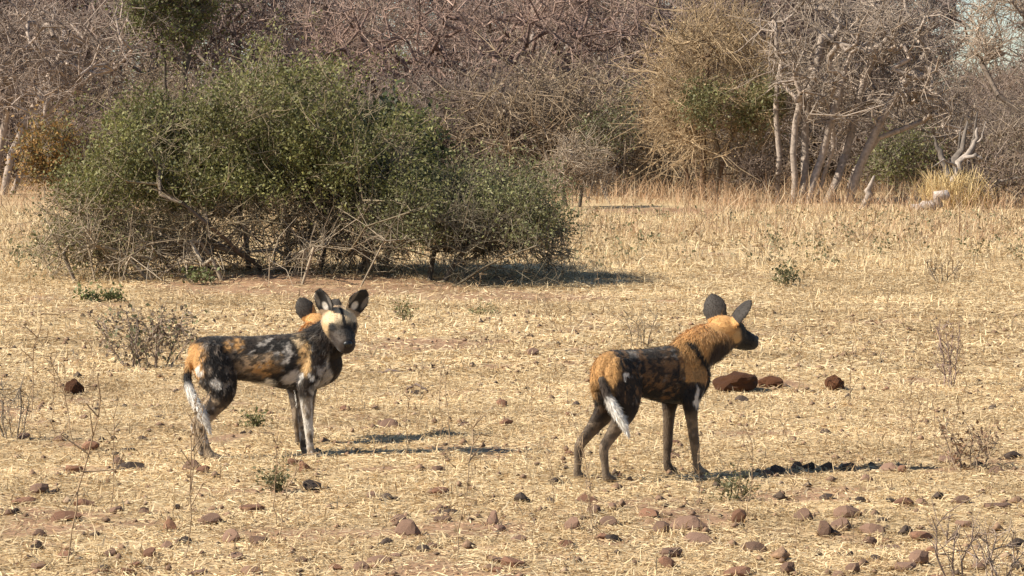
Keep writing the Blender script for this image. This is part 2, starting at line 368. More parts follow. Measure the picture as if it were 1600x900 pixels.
def stone_straw():
    q = np.repeat(np.array(STP), 16, 0); m = len(q); a = R.uniform(0, 6.28, m); k = R.uniform(.75, 1.35, m)
    x = q[:, 0] + np.cos(a) * q[:, 2] * k; y = q[:, 1] + np.sin(a) * q[:, 3] * k
    V, F, C = blades(x, y, R.uniform(.03, .085, m), R.uniform(.003, .006, m), R.uniform(.1, 1.0, m), R.uniform(0, 6.28, m), straw_cols(m))
    o = build('straw_tufts', V, F, C, M_straw); o['kind'] = 'stuff'; tag(o, 'short straw caught around the feet of the loose stones', 'dry grass')
stone_straw()
# ------------------------------------------------------------------ trees and bushes
def in_blobs(blobs, dist, n, rng, deep, shell=.0):
    """n points through ellipsoids given as (px, py, rx px, ry px[, depth shift m])"""
    s = S(dist); B = []
    wgt = np.array([b[2] * b[3] for b in blobs], float); cnt = np.maximum(1, (n * wgt / wgt.sum())).astype(int)
    for b, c in zip(blobs, cnt):
        ctr = P(b[0], b[1], dist); off = b[4] if len(b) > 4 else 0.0
        v = unit(rng.normal(size=(c, 3))) * (rng.random((c, 1)) ** (1 / 2.4) * (1 - shell) + shell) * np.where(rng.random((c, 1)) < .22, rng.uniform(1, 1.42, (c, 1)), 1.0) * (1 + .55 * (rng.random((c, 1)) < .5) * (rng.random((c, 1)) - .5))
        rx = b[2] / s; rzv = b[3] / s
        q = ctr + v * np.array([rx, deep if deep else rx * .8, rzv]) + np.array([0, off, 0]); B.append(q)
    q = np.concatenate(B); k = noise3(q + n, 1.1 if dist > 50 else 1.5) * .7 + noise3(q + n * 2, 2.6) * .3 > .43; q = q[k]; return q[q[:, 2] > .12]
def grow(stems, T, rng, step=.5, jit=.25, up=.0):
    """attach targets, nearest first, to the growing skeleton"""
    cap = len(T) * 8 + 400
    N = np.zeros((cap, 3)); par = -np.ones(cap, int); sid = np.zeros(cap, int); n = 0
    for k, st in enumerate(stems):
        st = np.asarray(st, float); prev = -1
        for a in range(len(st)):
            pts = [st[a]] if a == 0 else [st[a - 1] + (st[a] - st[a - 1]) * f for f in np.linspace(0, 1, max(2, int(np.linalg.norm(st[a] - st[a - 1]) / step) + 1))[1:]]
            for q in pts:
                j = 0 if n == 0 or prev < 0 else 1
                N[n] = q + (rng.normal(size=3) * step * .06 if j else 0); par[n] = prev; sid[n] = k; prev = n; n += 1
    base = N[:n].copy()
    d0 = np.array([np.min(np.linalg.norm(base - t, axis=1)) for t in T]); T = T[np.argsort(d0)]
    for t in T:
        dv = t - N[:n]; d = np.linalg.norm(dv, axis=1)
        cost = d + up * np.maximum(0, -dv[:, 2]) + .25 * (N[:n, 2] < .3)
        i = int(np.argmin(cost)); m = min(6, max(1, int(d[i] / step)))
        p0 = N[i]; prev = i
        for a in range(1, m + 1):
            N[n] = p0 + (t - p0) * a / m + rng.normal(size=3) * step * jit * (.5 if a == m else 1); par[n] = prev; sid[n] = sid[i]; prev = n; n += 1
    N, par, sid = N[:n], par[:n], sid[:n]
    cnt = np.ones(n)
    for i in range(n - 1, -1, -1):
        if par[i] >= 0: cnt[par[i]] += cnt[i]
    return N, par, sid, cnt
def plant(name, stems, T, rng, label, cat, bark, twig, group=None, tip=.006, expo=.42, step=.5, jit=.25, thick=.02, ntw=5, twl=(.2, .55), twr=.006,
          nleaf=0, leaf=None, leafs=(.03, .06), leafmask=None, trunkname='trunk', up=.3, maxr=.2, twdir=.5, leafp=1.0):
    root_p = np.array([np.mean([s[0][0] for s in stems]), np.mean([s[0][1] for s in stems]), 0.0]); root_p[2] = hz(root_p[0], root_p[1]) if root_p[1] < 70 else 0
    root = empty(name, root_p, label, cat, group)
    N, par, sid, cnt = grow(stems, T, rng, step, jit, up)
    N = N - root_p
    r = np.minimum(tip * cnt ** expo, maxr)
    e = np.where(par >= 0)[0]; big = r[par[e]] > thick
    bark = np.asarray(bark, float); twig = np.asarray(twig, float)
    # thick wood: one mesh for each stem
    for k in range(len(stems)):
        q = e[big & (sid[e] == k)]
        if len(q) == 0: continue
        pp = par[q]; ra = np.where(par[pp] >= 0, np.minimum(r[pp], r[q] * 1.35), r[pp])
        V, F = tubes(N[pp], N[q], ra, r[q] * .97, 7)
        c = bark * (1 + .5 * (noise3(V, 2.0)[:, None] - .5)) * (1 + .5 * (noise3(V, 9.0)[:, None] - .5))
        build(trunkname, V, F, c, M_bark, root, True)
    q = e[~big]; A, B, ra, rb = N[par[q]], N[q], r[par[q]], r[q]
    ra = np.minimum(ra, rb * 1.6)
    g = unit(N[e] - N[par[e]]); nd = N[e]; thin = r[e] < thick * 1.2
    g, nd = g[thin], nd[thin]
    m = len(nd) * ntw; idx = np.repeat(np.arange(len(nd)), ntw)
    d = unit(g[idx] * twdir + unit(rng.normal(size=(m, 3))) * .8 + np.array([0, 0, .15]))
    L = (rng.uniform(*twl, m) * np.where(rng.random(m) < .15, 1.8, 1.0))[:, None]; st = nd[idx] - g[idx] * rng.random((m, 1)) * step * .8
    mid = st + d * L * .5; d2 = unit(d + rng.normal(size=(m, 3)) * .35); end = mid + d2 * L * .5
    A = np.concatenate([A, st, mid]); B = np.concatenate([B, mid, end])
    ra = np.concatenate([ra, np.full(m, twr), np.full(m, twr * .75)]); rb = np.concatenate([rb, np.full(m, twr * .75), np.full(m, twr * .4)])
    V, F = tubes(A, B, ra, rb, 3)
    per = np.repeat(rng.normal(1, .22, len(A)), 6)[:, None]
    c = np.clip(twig * per * (1 + .5 * (noise3(V, .8)[:, None] - .5)), .01, .8)
    crown = build('crown', V, F, c, M_twig, root)
    if nleaf:
        lp = np.concatenate([mid, end]); ld = np.concatenate([d, d2])
        if leafmask is not None: k = leafmask(lp + root_p); lp = lp[k]; ld = ld[k]
        if leafp < 1: k = rng.random(len(lp)) < leafp; lp = lp[k]
        lp = np.repeat(lp, nleaf, 0) + rng.normal(size=(len(lp) * nleaf, 3)) * np.mean(twl) * .22
        V, F = leaves(lp, rng.uniform(*leafs, len(lp)), rng)
        pal = np.asarray(leaf, float)
        cl = pal[rng.integers(0, len(pal), len(lp))] * rng.normal(1, .18, (len(lp), 1)) * (1 + .7 * (noise3(lp, 1.6)[:, None] - .5))
        build('leaves', V, F, np.repeat(np.clip(cl, .005, .8), 4, 0), M_leaf, crown)
    return root
def gp(px, py):
    q = G(px, py); q[2] = hz(q[0], q[1]) - .05; return q
def stem(px, py, *rest):
    """base on the ground at the pixel; then (px, py, depth offset) points"""
    b = gp(px, py); L = [b]
    for (x, y, o) in rest: L.append(P(x, y, b[1] + o))
    return L
rg = lambda s: np.random.default_rng(s)
GREEN = [(.155, .155, .045), (.20, .19, .058), (.11, .115, .038), (.21, .195, .075), (.17, .16, .06)]
LGREEN = [(.16, .16, .06), (.19, .185, .075), (.13, .135, .052), (.22, .20, .10)]
DGREEN = [(.05, .06, .02), (.065, .075, .028), (.04, .045, .018)]

# the wide green thorn bush
bd = 36.0
def above(f):                                  # leaves grow above a height that varies along the bush
    return lambda q: (q[:, 2] > f + .35 * (noise3(q, .9) - .5)) & (noise3(q + 5, 2.1) * .7 + noise3(q + 9, 5.0) * .3 > .47)
mstems = [stem(330, 436, (310, 380, .2), (270, 300, .4)), stem(390, 438, (380, 360, -.2), (360, 240, 0)), stem(450, 434, (450, 350, .3), (430, 190, .3)),
          stem(500, 436, (510, 360, .2), (500, 230, -.2)), stem(560, 440, (580, 370, 0), (610, 270, .2)), stem(270, 432, (230, 370, .3), (180, 300, .2)),
          stem(420, 440, (330, 350, -1.0), (240, 290, -1.2)), stem(520, 442, (570, 350, -1.1), (640, 330, -1.2))]
mb = [(428, 100, 24, 32), (505, 130, 22, 26), (345, 155, 28, 24), (262, 185, 34, 22), (560, 190, 24, 18), (420, 150, 50, 40), (330, 205, 85, 42), (490, 190, 75, 60), (230, 225, 75, 45), (250, 270, 80, 50), (600, 232, 62, 36), (185, 290, 70, 45), (330, 285, 120, 60), (490, 275, 110, 65), (620, 290, 75, 50), (340, 340, 140, 45), (500, 335, 120, 45)]
T = in_blobs(mb, bd, 2700, rg(11), 1.7, .3)
plant('thorn_bush', mstems, T, rg(12), 'wide rounded green thorn bush in the open clearing', 'bush', (.13, .10, .075), (.24, .19, .12), tip=.0045, expo=.33, maxr=.035, step=.3, jit=.35, ntw=4,
      twl=(.15, .45), twr=.0042, nleaf=17, leaf=GREEN, leafs=(.026, .055), leafmask=above(.88), thick=.018, up=.5)
# low tangle of bare branches under and before it
T = in_blobs([(300, 400, 190, 45), (480, 395, 180, 45), (600, 375, 110, 50), (180, 380, 100, 55)], 35.2, 520, rg(13), 1.2)
plant('fallen_branches', [stem(350, 447, (330, 400, 0)), stem(470, 450, (500, 390, -.1)), stem(560, 452, (600, 380, 0)), stem(240, 445, (190, 390, 0)), stem(420, 450, (420, 400, -.3))], T, rg(14),
      'tangle of bare grey brown branches lying under the wide green thorn bush', 'branches', (.33, .265, .19), (.34, .27, .19), tip=.006, expo=.3, maxr=.024, step=.35, jit=.4, ntw=5, twl=(.2, .6), twr=.005, trunkname='branch', thick=.02, up=0)
# olive grey scrub on its left flank
T = in_blobs([(150, 340, 85, 75), (110, 390, 60, 50), (210, 390, 70, 50), (220, 290, 60, 40)], 35.5, 420, rg(15), 1.1)
plant('scrub_bush', [stem(150, 445, (140, 390, 0), (120, 330, 0)), stem(190, 447, (200, 380, 0), (210, 320, 0)), stem(120, 443, (100, 400, 0))], T, rg(16),
      'thin olive grey scrub bush against the flank of the wide green bush', 'bush', (.2, .16, .12), (.27, .21, .14), expo=.33, maxr=.022, tip=.004, step=.25, jit=.35, ntw=5, twl=(.12, .4), twr=.004,
      nleaf=2, leaf=[(.19, .175, .075), (.22, .195, .09), (.15, .15, .055)], leafs=(.025, .055), thick=.015, trunkname='stem', leafp=.95)
# dark evergreen shrub rising out of the bush
T = in_blobs([(600, 225, 75, 42), (520, 240, 55, 40), (640, 245, 45, 35), (550, 290, 60, 30)], 37.2, 320, rg(17), .9, .3)
plant('evergreen_shrub', [stem(575, 427, (575, 340, 0), (590, 270, 0)), stem(600, 427, (620, 330, 0), (630, 260, 0)), stem(550, 427, (530, 330, 0))], T, rg(18),
      'dense dark green leafy shrub growing out behind the wide thorn bush', 'bush', (.08, .07, .06), (.10, .09, .07), tip=.005, step=.25, ntw=5, twl=(.12, .35), twr=.004, nleaf=7, leaf=DGREEN, leafs=(.05, .10), thick=.016, trunkname='stem')
# feathery acacia at the right end, arching down to the ground
T = in_blobs([(770, 305, 80, 38), (830, 350, 52, 48), (705, 335, 65, 48), (770, 360, 90, 40), (868, 405, 20, 48), (640, 350, 75, 45), (720, 390, 60, 25)], 35.0, 1400, rg(19), 1.2, .2)
plant('acacia_bush', [stem(690, 447, (730, 385, 0), (790, 340, 0)), stem(670, 446, (680, 390, .2), (700, 340, .2)), stem(700, 450, (780, 400, -.4), (840, 380, -.5), (868, 420, -.5), (880, 450, -.5)),
      stem(705, 448, (770, 420, -.2), (830, 425, -.3), (868, 452, -.3))], T, rg(20), 'light green feathery acacia bush arching down to the ground over its dark shade', 'bush', (.10, .08, .06), (.17, .14, .095),
      expo=.33, maxr=.028, tip=.0045, step=.25, jit=.35, ntw=4, twl=(.12, .45), twr=.004, nleaf=7, leaf=LGREEN, leafs=(.022, .048), leafmask=lambda q: (q[:, 2] > .62 + .5 * (noise3(q, 1.3) - .5)) & (noise3(q + 5, 2.2) > .43), thick=.015, trunkname='branch')

# reddish bare thicket behind
RED, GREY, GOLD = (.32, .22, .175), (.32, .255, .20), (.38, .275, .165)
T = in_blobs([(620, 120, 130, 80), (770, 110, 150, 95), (900, 95, 110, 85), (560, 60, 100, 80), (760, 0, 220, 70), (930, 20, 90, 60), (700, 190, 90, 40), (830, 190, 80, 40)], 76, 1500, rg(31), 2.6, .1)
plant('bare_tree', [stem(712, 296, (706, 240, 0), (660, 150, 0)), stem(735, 294, (742, 230, 0), (730, 120, .3)), stem(752, 296, (765, 220, 0), (820, 120, 0)), stem(776, 295, (792, 220, 0), (880, 130, -.3)),
      stem(762, 292, (752, 200, .6), (780, 60, .8))], T, rg(32), 'broad purplish brown bare thicket tree with several thin trunks behind the green bushes', 'tree', (.19, .125, .10), RED,
      tip=.011, expo=.44, step=.5, jit=.3, ntw=4, twl=(.25, .75), twr=.0095, thick=.03, maxr=.09, nleaf=1, leaf=[(.32, .20, .15), (.27, .17, .13), (.38, .26, .19)], leafs=(.04, .09), leafp=.5)
# golden twiggy tree
T = in_blobs([(1115, 110, 105, 85), (1060, 170, 60, 80), (1180, 150, 62, 80), (1110, 55, 75, 50), (1150, 215, 60, 50), (1075, 235, 60, 45)], 66, 900, rg(33), 1.6, .15)
plant('golden_tree', [stem(1085, 313, (1060, 230, 0), (1040, 130, 0)), stem(1100, 314, (1098, 220, 0), (1105, 90, 0)), stem(1112, 314, (1140, 230, 0), (1180, 120, 0)), stem(1095, 312, (1075, 200, .4), (1085, 70, .4)), stem(1118, 312, (1170, 240, -.3), (1210, 170, -.3))], T, rg(34),
      'golden tan tree of fine upright leafless twigs', 'tree', (.17, .11, .07), GOLD, tip=.006, step=.4, jit=.2, ntw=6, twl=(.25, .8), twr=.007, thick=.026, nleaf=1, leaf=[(.38, .27, .14), (.30, .21, .11), (.42, .32, .18)], leafs=(.03, .07), leafp=.6, twdir=.9)
T = in_blobs([(1105, 165, 42, 30), (1195, 155, 34, 26), (1140, 190, 50, 24)], 64.6, 260, rg(35), .7)
plant('leafy_shrub', [stem(1120, 315, (1125, 240, 0), (1110, 190, 0)), stem(1140, 315, (1160, 230, 0), (1180, 180, 0))], T, rg(36), 'small patch of olive green leaves inside the golden tan tree', 'shrub', (.15, .11, .07), (.2, .16, .08),
      tip=.006, step=.35, ntw=4, twl=(.15, .4), twr=.006, nleaf=4, leaf=LGREEN, leafs=(.04, .09), thick=.02, trunkname='stem')
# grey many-stemmed tree leaning right
T = in_blobs([(1300, 90, 110, 90), (1415, 100, 75, 65), (1465, 160, 60, 40), (1340, 20, 120, 60), (1465, 205, 75, 25), (1235, 110, 60, 90), (1330, 160, 80, 45)], 64.5, 1400, rg(37), 2.0, .1)
plant('bare_tree', [stem(1325, 318, (1340, 260, 0), (1368, 205, 0), (1400, 150, 0), (1450, 80, 0)), stem(1318, 317, (1335, 265, -.2), (1372, 215, -.2), (1440, 190, -.3), (1500, 150, -.3)), stem(1216, 318, (1214, 250, 0), (1212, 180, 0), (1225, 90, 0)),
      stem(1240, 319, (1240, 240, 0), (1250, 150, 0)), stem(1262, 319, (1285, 240, .2), (1300, 190, .2), (1330, 80, .2)), stem(1275, 317, (1300, 230, -.3), (1310, 140, -.3)), stem(1252, 318, (1256, 230, .4), (1280, 60, .5)), stem(1290, 318, (1320, 240, .5), (1360, 90, .5))],
      T, rg(38), 'grey bare tree of many pale stems with one limb leaning over the dead stump', 'tree', (.33, .265, .215), GREY, maxr=.085, tip=.011, step=.45, jit=.28, ntw=4, twl=(.25, .7), twr=.009, thick=.028, expo=.45)
# trees at the two sides
T = in_blobs([(40, 80, 110, 110), (130, 70, 90, 90), (-60, 60, 100, 110), (100, 150, 80, 50)], 70, 1000, rg(39), 2.2, .1)
plant('bare_tree', [stem(5, 305, (20, 240, 0), (45, 180, 0), (110, 60, 0)), stem(-10, 305, (0, 230, .3), (20, 120, .3)), stem(-30, 306, (-40, 200, 0), (-70, 80, 0)), stem(18, 304, (60, 190, -.4), (150, 110, -.4))], T, rg(40),
      'grey brown bare tree with pale forking trunks beside the orange leaved bush', 'tree', (.34, .27, .22), (.29, .225, .18), maxr=.085, tip=.011, step=.5, ntw=4, twl=(.25, .7), twr=.009, thick=.03)
T = in_blobs([(1650, 140, 70, 80), (1590, 190, 55, 45), (1660, 20, 60, 60), (1570, 240, 50, 40), (1570, 5, 60, 25), (1535, 70, 35, 40)], 63, 800, rg(41), 1.8, .1)
plant('bare_tree', [stem(1640, 322, (1635, 250, 0), (1600, 180, 0), (1560, 150, 0)), stem(1660, 322, (1660, 200, 0), (1650, 60, 0)), stem(1620, 322, (1590, 260, -.3), (1560, 230, -.3))], T, rg(42),
      'brown bare tree with crooked limbs reaching over the fallen grey deadwood', 'tree', (.18, .14, .11), (.31, .24, .18), tip=.008, step=.45, ntw=6, twl=(.2, .6), twr=.008, thick=.03, nleaf=1, leaf=[(.22, .19, .12), (.28, .22, .15)], leafs=(.03, .07), leafp=.5)
# leafy trees and bushes seen between
def bush(name, label, blobs, stems, d, n, seed, leafc, ls, bark=(.14, .11, .08), twg=(.2, .16, .12), nl=4, deep=1.2, ntw=4, tip=.007, leafp=1.0, twr=.007, cat='bush', tn='stem'):
    return plant(name, stems, in_blobs(blobs, d, n, rg(seed), deep, .2), rg(seed + 1), label, cat, bark, twg, tip=tip, step=.4, ntw=ntw, twl=(.15, .45), twr=twr, nleaf=nl, leaf=leafc, leafs=ls, thick=.024, trunkname=tn, leafp=leafp)
bush('leafy_tree', 'green leaved tree rising among the bare trees behind the wide bush', [(270, 20, 75, 55), (220, -20, 60, 40), (310, -20, 70, 40)], [stem(262, 299, (262, 190, 0), (255, 70, 0)), stem(272, 299, (285, 160, 0), (300, 20, 0))], 73.5, 650, 51, [(.16, .175, .05), (.20, .21, .07), (.12, .135, .042), (.24, .22, .1)], (.05, .11), nl=3, deep=1.6, cat='tree', tn='trunk')
bush('orange_bush', 'orange tinted leafy bush beside the pale forked tree', [(78, 225, 42, 30), (70, 260, 40, 28)], [stem(70, 318, (70, 260, 0)), stem(85, 318, (95, 240, 0))], 62, 220, 53, [(.32, .19, .06), (.26, .17, .055), (.2, .17, .06), (.36, .2, .07)], (.05, .10), nl=4, deep=.8)
bush('olive_bush', 'low olive bush showing under the leaning grey limb', [(1415, 235, 55, 30), (1400, 265, 50, 25)], [stem(1400, 304, (1395, 260, 0)), stem(1420, 304, (1430, 250, 0))], 71, 200, 55, LGREEN, (.05, .10), nl=3, deep=.9)
bush('olive_bush', 'hazy olive bush between the purplish thicket and the golden tree', [(955, 205, 45, 32), (985, 170, 30, 40), (940, 235, 45, 25)], [stem(950, 306, (950, 240, 0)), stem(970, 306, (980, 210, 0))], 70, 220, 57, [(.15, .15, .07), (.18, .17, .09), (.12, .12, .055)], (.05, .10), nl=3, deep=.9)
bush('dry_bush', 'grey leafless bush standing in tall grass behind the acacia bush', [(900, 250, 55, 40), (870, 270, 30, 30), (930, 270, 35, 30)], [stem(895, 322, (895, 270, 0)), stem(905, 322, (920, 260, 0)), stem(885, 322, (870, 265, 0))], 62, 150, 59, [(.3, .22, .13)], (.03, .06), nl=1, deep=.8, twg=(.30, .235, .17), ntw=6, leafp=.4)
bush('dry_bush', 'dark leafless bush crouching at the foot of the golden tree', [(1165, 265, 45, 32), (1200, 285, 30, 22)], [stem(1160, 317, (1160, 280, 0)), stem(1180, 317, (1195, 285, 0))], 64.5, 150, 61, [(.16, .11, .07)], (.04, .07), nl=1, deep=.9, twg=(.15, .11, .085), ntw=6, leafp=.5)
bush('dry_bush', 'brown leafless bush tangled around the fallen deadwood', [(1570, 255, 60, 45), (1530, 290, 40, 22), (1600, 290, 40, 22)], [stem(1560, 323, (1555, 280, 0)), stem(1585, 323, (1595, 270, 0))], 61.5, 220, 63, [(.2, .16, .09), (.25, .19, .12)], (.04, .07), nl=1, deep=.9, twg=(.24, .18, .14), ntw=6, leafp=.5)

# deadwood at the right
def deadwood(name, lines, label, bark, parts='limb', cat='deadwood'):
    base = lines[0][0][0]; root = empty(name, base, label, cat)
    for pts, radii in lines:
        pts = np.array(pts); q = []; rr = []
        for a in range(len(pts) - 1):
            for f in np.linspace(0, 1, 5)[(0 if a == 0 else 1):]:
                q.append(pts[a] * (1 - f) + pts[a + 1] * f); rr.append(radii[a] * (1 - f) + radii[a + 1] * f)
        q = np.array(q) - base; rr = np.array(rr); q[1:-1] += R.normal(0, 1, (len(q) - 2, 3)) * rr[1:-1, None] * .5
        t = unit(np.gradient(q, axis=0)); hh = np.array([.3, 1., .2]); sd = unit(np.cross(t, hh)); s2 = np.cross(t, sd); an = np.arange(10) * .6283; m = len(q)
        V = (q[:, None] + (np.cos(an)[None, :, None] * sd[:, None] + np.sin(an)[None, :, None] * s2[:, None]) * rr[:, None, None] * (1 + .35 * (R.random((1, 10, 1)) - .5) + .12 * (R.random((m, 10, 1)) - .5))).reshape(-1, 3)
        V = np.concatenate([V, [q[-1] + t[-1] * rr[-1] * .6]]); i, j = np.meshgrid(np.arange(m - 1), np.arange(10), indexing='ij'); i = i.ravel(); j = j.ravel()
        F = np.stack([i * 10 + j, i * 10 + (j + 1) % 10, i * 10 + 10 + (j + 1) % 10, i * 10 + 10 + j], 1)
        jj = np.arange(0, 10, 2); F = np.concatenate([F, np.stack([(m - 1) * 10 + jj, (m - 1) * 10 + jj + 1, (m - 1) * 10 + (jj + 2) % 10, np.full(5, m * 10)], 1)])
        c = np.array(bark) * (1 + .7 * (noise3(V * np.array([1, 1, .4]), 11)[:, None] - .5))
        build(parts, V, F, c, M_bark, root, True)
    return root
D0 = 62.0
Q = lambda px, py, o=0: P(px, py, D0 + o)
deadwood('dead_stump', [([Q(1478, 325), Q(1490, 270), Q(1512, 190)], [.15, .10, .012]), ([Q(1500, 325, .2), Q(1515, 250, .2), Q(1527, 175, .1)], [.12, .075, .01]), ([Q(1490, 322, .1), Q(1498, 260, .1), Q(1500, 205, .1)], [.10, .06, .01]), ([Q(1480, 280, -.1), Q(1470, 235, 0), Q(1458, 212, 0)], [.08, .05, .012])],
         'split grey dead stump standing behind the pale forked branch', (.15, .125, .105), 'split_trunk')
deadwood('fallen_branch', [([Q(1488, 290, -.6), Q(1500, 255, -.6), Q(1522, 222, -.5), Q(1527, 200, -.5)], [.09, .075, .045, .02]), ([Q(1503, 250, -.6), Q(1525, 243, -.7), Q(1535, 250, -.7)], [.05, .04, .02]), ([Q(1490, 295, -.6), Q(1520, 300, -.6), Q(1560, 285, -.6), Q(1600, 275, -.6)], [.06, .05, .035, .015]),
         ([Q(1560, 287, -.6), Q(1585, 305, -.7), Q(1610, 300, -.7)], [.03, .025, .012]), ([Q(1515, 232, -.5), Q(1535, 215, -.4), Q(1540, 190, -.3)], [.03, .02, .008]), ([Q(1497, 262, -.6), Q(1475, 250, -.8), Q(1455, 262, -.9)], [.03, .02, .008])], 'pale bleached forked dead branch leaning on the grey stump', (.29, .24, .20))
deadwood('fallen_log', [([Q(1428, 330, -2), Q(1450, 316, -2), Q(1480, 305, -2)], [.09, .11, .10])], 'short grey fallen log lying in tall ochre grass', (.34, .28, .24), 'log', 'log')
deadwood('snag', [([Q(1345, 328, -1.5), Q(1356, 300, -1.5), Q(1366, 275, -1.5)], [.07, .06, .02])], 'short grey broken snag beside the leaning grey trunk', (.27, .22, .18), 'limb', 'snag')
def grass_heap():
    c = Q(1490, 318, -.9); m = 900
    x = c[0] + R.normal(0, .28, m); y = c[1] + R.normal(0, .3, m)
    V, F, C = blades(x, y, R.uniform(.3, .95, m), R.uniform(.012, .022, m), R.uniform(.9, 1.5, m), R.uniform(0, 6.28, m), np.clip(np.array([.62, .47, .24]) * R.normal(1, .14, (m, 1)), .05, .9), .8)
    root = empty('grass_tussock', (c[0], c[1], 0), 'pale yellow dry grass tussock heaped against the bleached branch', 'grass tussock')
    build('grass_blades', V - np.array([c[0], c[1], 0]), F, C, M_straw, root)
grass_heap()

# rows of bare trees behind, a few kinds copied
protos = []
for k, (seed, tw, bk) in enumerate([(71, (.27, .195, .16), (.16, .12, .10)), (73, (.30, .225, .17), (.24, .19, .16)), (75, (.24, .185, .155), (.13, .10, .09))]):
    r0 = rg(seed); st = []
    for j in range(4):
        a = r0.uniform(0, 6.28); b0 = np.array([r0.normal(0, .35), 92 + r0.normal(0, .35), -.05])
        dirv = np.array([math.cos(a), math.sin(a), 0])
        st.append([b0, b0 + dirv * .35 + np.array([0, 0, 1.3]), b0 + dirv * 1.3 + np.array([0, 0, 3.4])])
    v = unit(r0.normal(size=(900, 3))) * r0.random((900, 1)) ** (1 / 2.6) * np.array([3.1, 3.1, 2.9]) + np.array([0, 92, 4.1])
    v = v[(v[:, 2] > 1.0) & (noise3(v + seed, .8) * .7 + noise3(v + seed, 2.0) * .3 > .45)]
    p = plant('bare_tree', st, v, rg(seed + 1), ['purplish brown bare tree in the woodland behind', 'tan brown bare tree in the woodland behind', 'dark grey brown bare tree in the woodland behind'][k], 'tree', bk, tw,
              group=['purplish', 'tan', 'dark'][k] + ' bare trees of the woodland behind', tip=.011, step=.55, ntw=5, twl=(.3, .8), twr=.012, thick=.035, nleaf=1, leaf=[np.array(tw) * 1.15, np.array(tw) * .9], leafs=(.06, .12), leafp=.5)
    protos.append(p)
spots = [(100, 83), (200, 88), (330, 92), (430, 86), (540, 92), (640, 98), (860, 90), (960, 86), (1040, 92), (1130, 84), (1230, 90), (1330, 84), (1370, 90), (1535, 95), (1765, 88), (1600, 99), (-40, 90), (20, 100), (780, 102), (1720, 96), (-120, 82)]
for i, (px, d) in enumerate(spots):
    x = (px - 800) / FPX * d; p = protos[i % 3]; s = R.uniform(.85, 1.1)
    if px in (1535, 1600): s = .47
    if i < 3: p.location = (x, d, 0); p.rotation_euler = (0, 0, R.uniform(0, 6.28))
    else: copy_tree(p, (x, d, 0), R.uniform(0, 6.28), s)
ug = []
for k, (seed, tw, nl) in enumerate([(301, (.25, .185, .145), 1), (303, (.19, .145, .115), 1), (305, (.30, .225, .15), 1)]):
    r0 = rg(seed); st = [[np.array([r0.normal(0, .35), 75 + r0.normal(0, .3), -.05]), np.array([r0.normal(0, .8), 75 + r0.normal(0, .5), r0.uniform(.9, 1.6)])] for _ in range(7)]
    v = r0.normal(size=(330, 3)) * np.array([.95, .7, .55]) + np.array([0, 75, 1.15]); v = v[(v[:, 2] > .1) & (v[:, 2] < 2.7)]
    ug.append(plant('brush_bush', st, v, rg(seed + 1), ['grey brown leafless brush bush filling the foot of the woodland', 'dark leafless brush bush filling the foot of the woodland', 'tan leafless brush bush filling the foot of the woodland'][k], 'bush', tw, tw,
              group=['grey brown', 'dark', 'tan'][k] + ' brush at the foot of the woodland', tip=.007, expo=.35, maxr=.04, step=.35, ntw=6, twl=(.25, .7), twr=.008, thick=.03, nleaf=nl, leaf=[np.array(tw) * 1.1, np.array(tw) * .8], leafs=(.05, .1), leafp=.5, trunkname='stem'))
for i in range(27):
    px = -60 + i * 66 + R.uniform(-15, 15); d = R.uniform(70, 84); x = (px - 800) / FPX * d; p = ug[i % 3]; s = R.uniform(.8, 1.25)
    if i < 3: p.location = (x, d, 0); p.scale = (s, s, s)
    else: copy_tree(p, (x, d, 0), R.uniform(0, 6.28), s)
# the wood beyond reads as one mass
def woodland():
    r0 = rg(81); m = 42000
    x = r0.uniform(-27, 27, m); y = r0.uniform(106, 128, m); top = 6.5 + 4.5 * noise2(x, y * .3, .22, 5) - np.where(np.abs(x - .149 * y) < 1.3, 6.0, 0)
    z = r0.random(m) ** .8 * top
    A = np.stack([x, y, z], 1); d = unit(r0.normal(size=(m, 3)) + np.array([0, 0, .5])); B = A + d * r0.uniform(.4, 1.3, m)[:, None]
    V, F = tubes(A, B, r0.uniform(.012, .03, m), .008, 3)
    c = np.array([[.27, .20, .165], [.30, .235, .19], [.23, .185, .16], [.22, .21, .13]])[r0.integers(0, 4, m)] * r0.normal(1, .15, (m, 1))
    o = build('distant_woodland', V, F, np.repeat(np.clip(c, .02, .6), 6, 0), M_twig); o['kind'] = 'stuff'
    tag(o, 'hazy brown mass of far woodland behind the bare trees', 'woodland')
woodland()

# ------------------------------------------------------------------ small plants in the clearing
def dry_shrub(px, py, wpx, hpx, seed, label, n=60, nst=6, leaf=None, nl=0, bark=(.27, .20, .15), twr=.003, name='dry_shrub', cat='shrub', group=None, ls=(.015, .035), twl=(.04, .12)):
    r0 = rg(seed); b = G(px, py); s = S(b[1]); W, H = wpx / s, hpx / s; zb = hz(b[0], b[1]); st = []
    for j in range(nst):
        f = (j + .5) / nst - .5; c = np.array([b[0] + f * W * .5, b[1] + r0.normal(0, W * .12), zb - .02])
        e = c + np.array([f * W * .55 + r0.normal(0, W * .05), r0.normal(0, W * .1), H * r0.uniform(.65, 1.0)])
        st.append([c, c * .5 + e * .5 + np.array([r0.normal(0, .02), 0, 0]), e])
    T = np.stack([b[0] + r0.uniform(-.5, .5, n) * W, b[1] + r0.normal(0, W * .22, n), zb + H * r0.uniform(.25, 1, n)], 1)
    return plant(name, st, T, r0, label, cat, bark, bark, group, tip=.0022, expo=.35, step=.05, jit=.25, thick=.5, ntw=2, twl=twl, twr=twr * .7, nleaf=nl, leaf=leaf, leafs=ls, up=1.0, twdir=1.2)
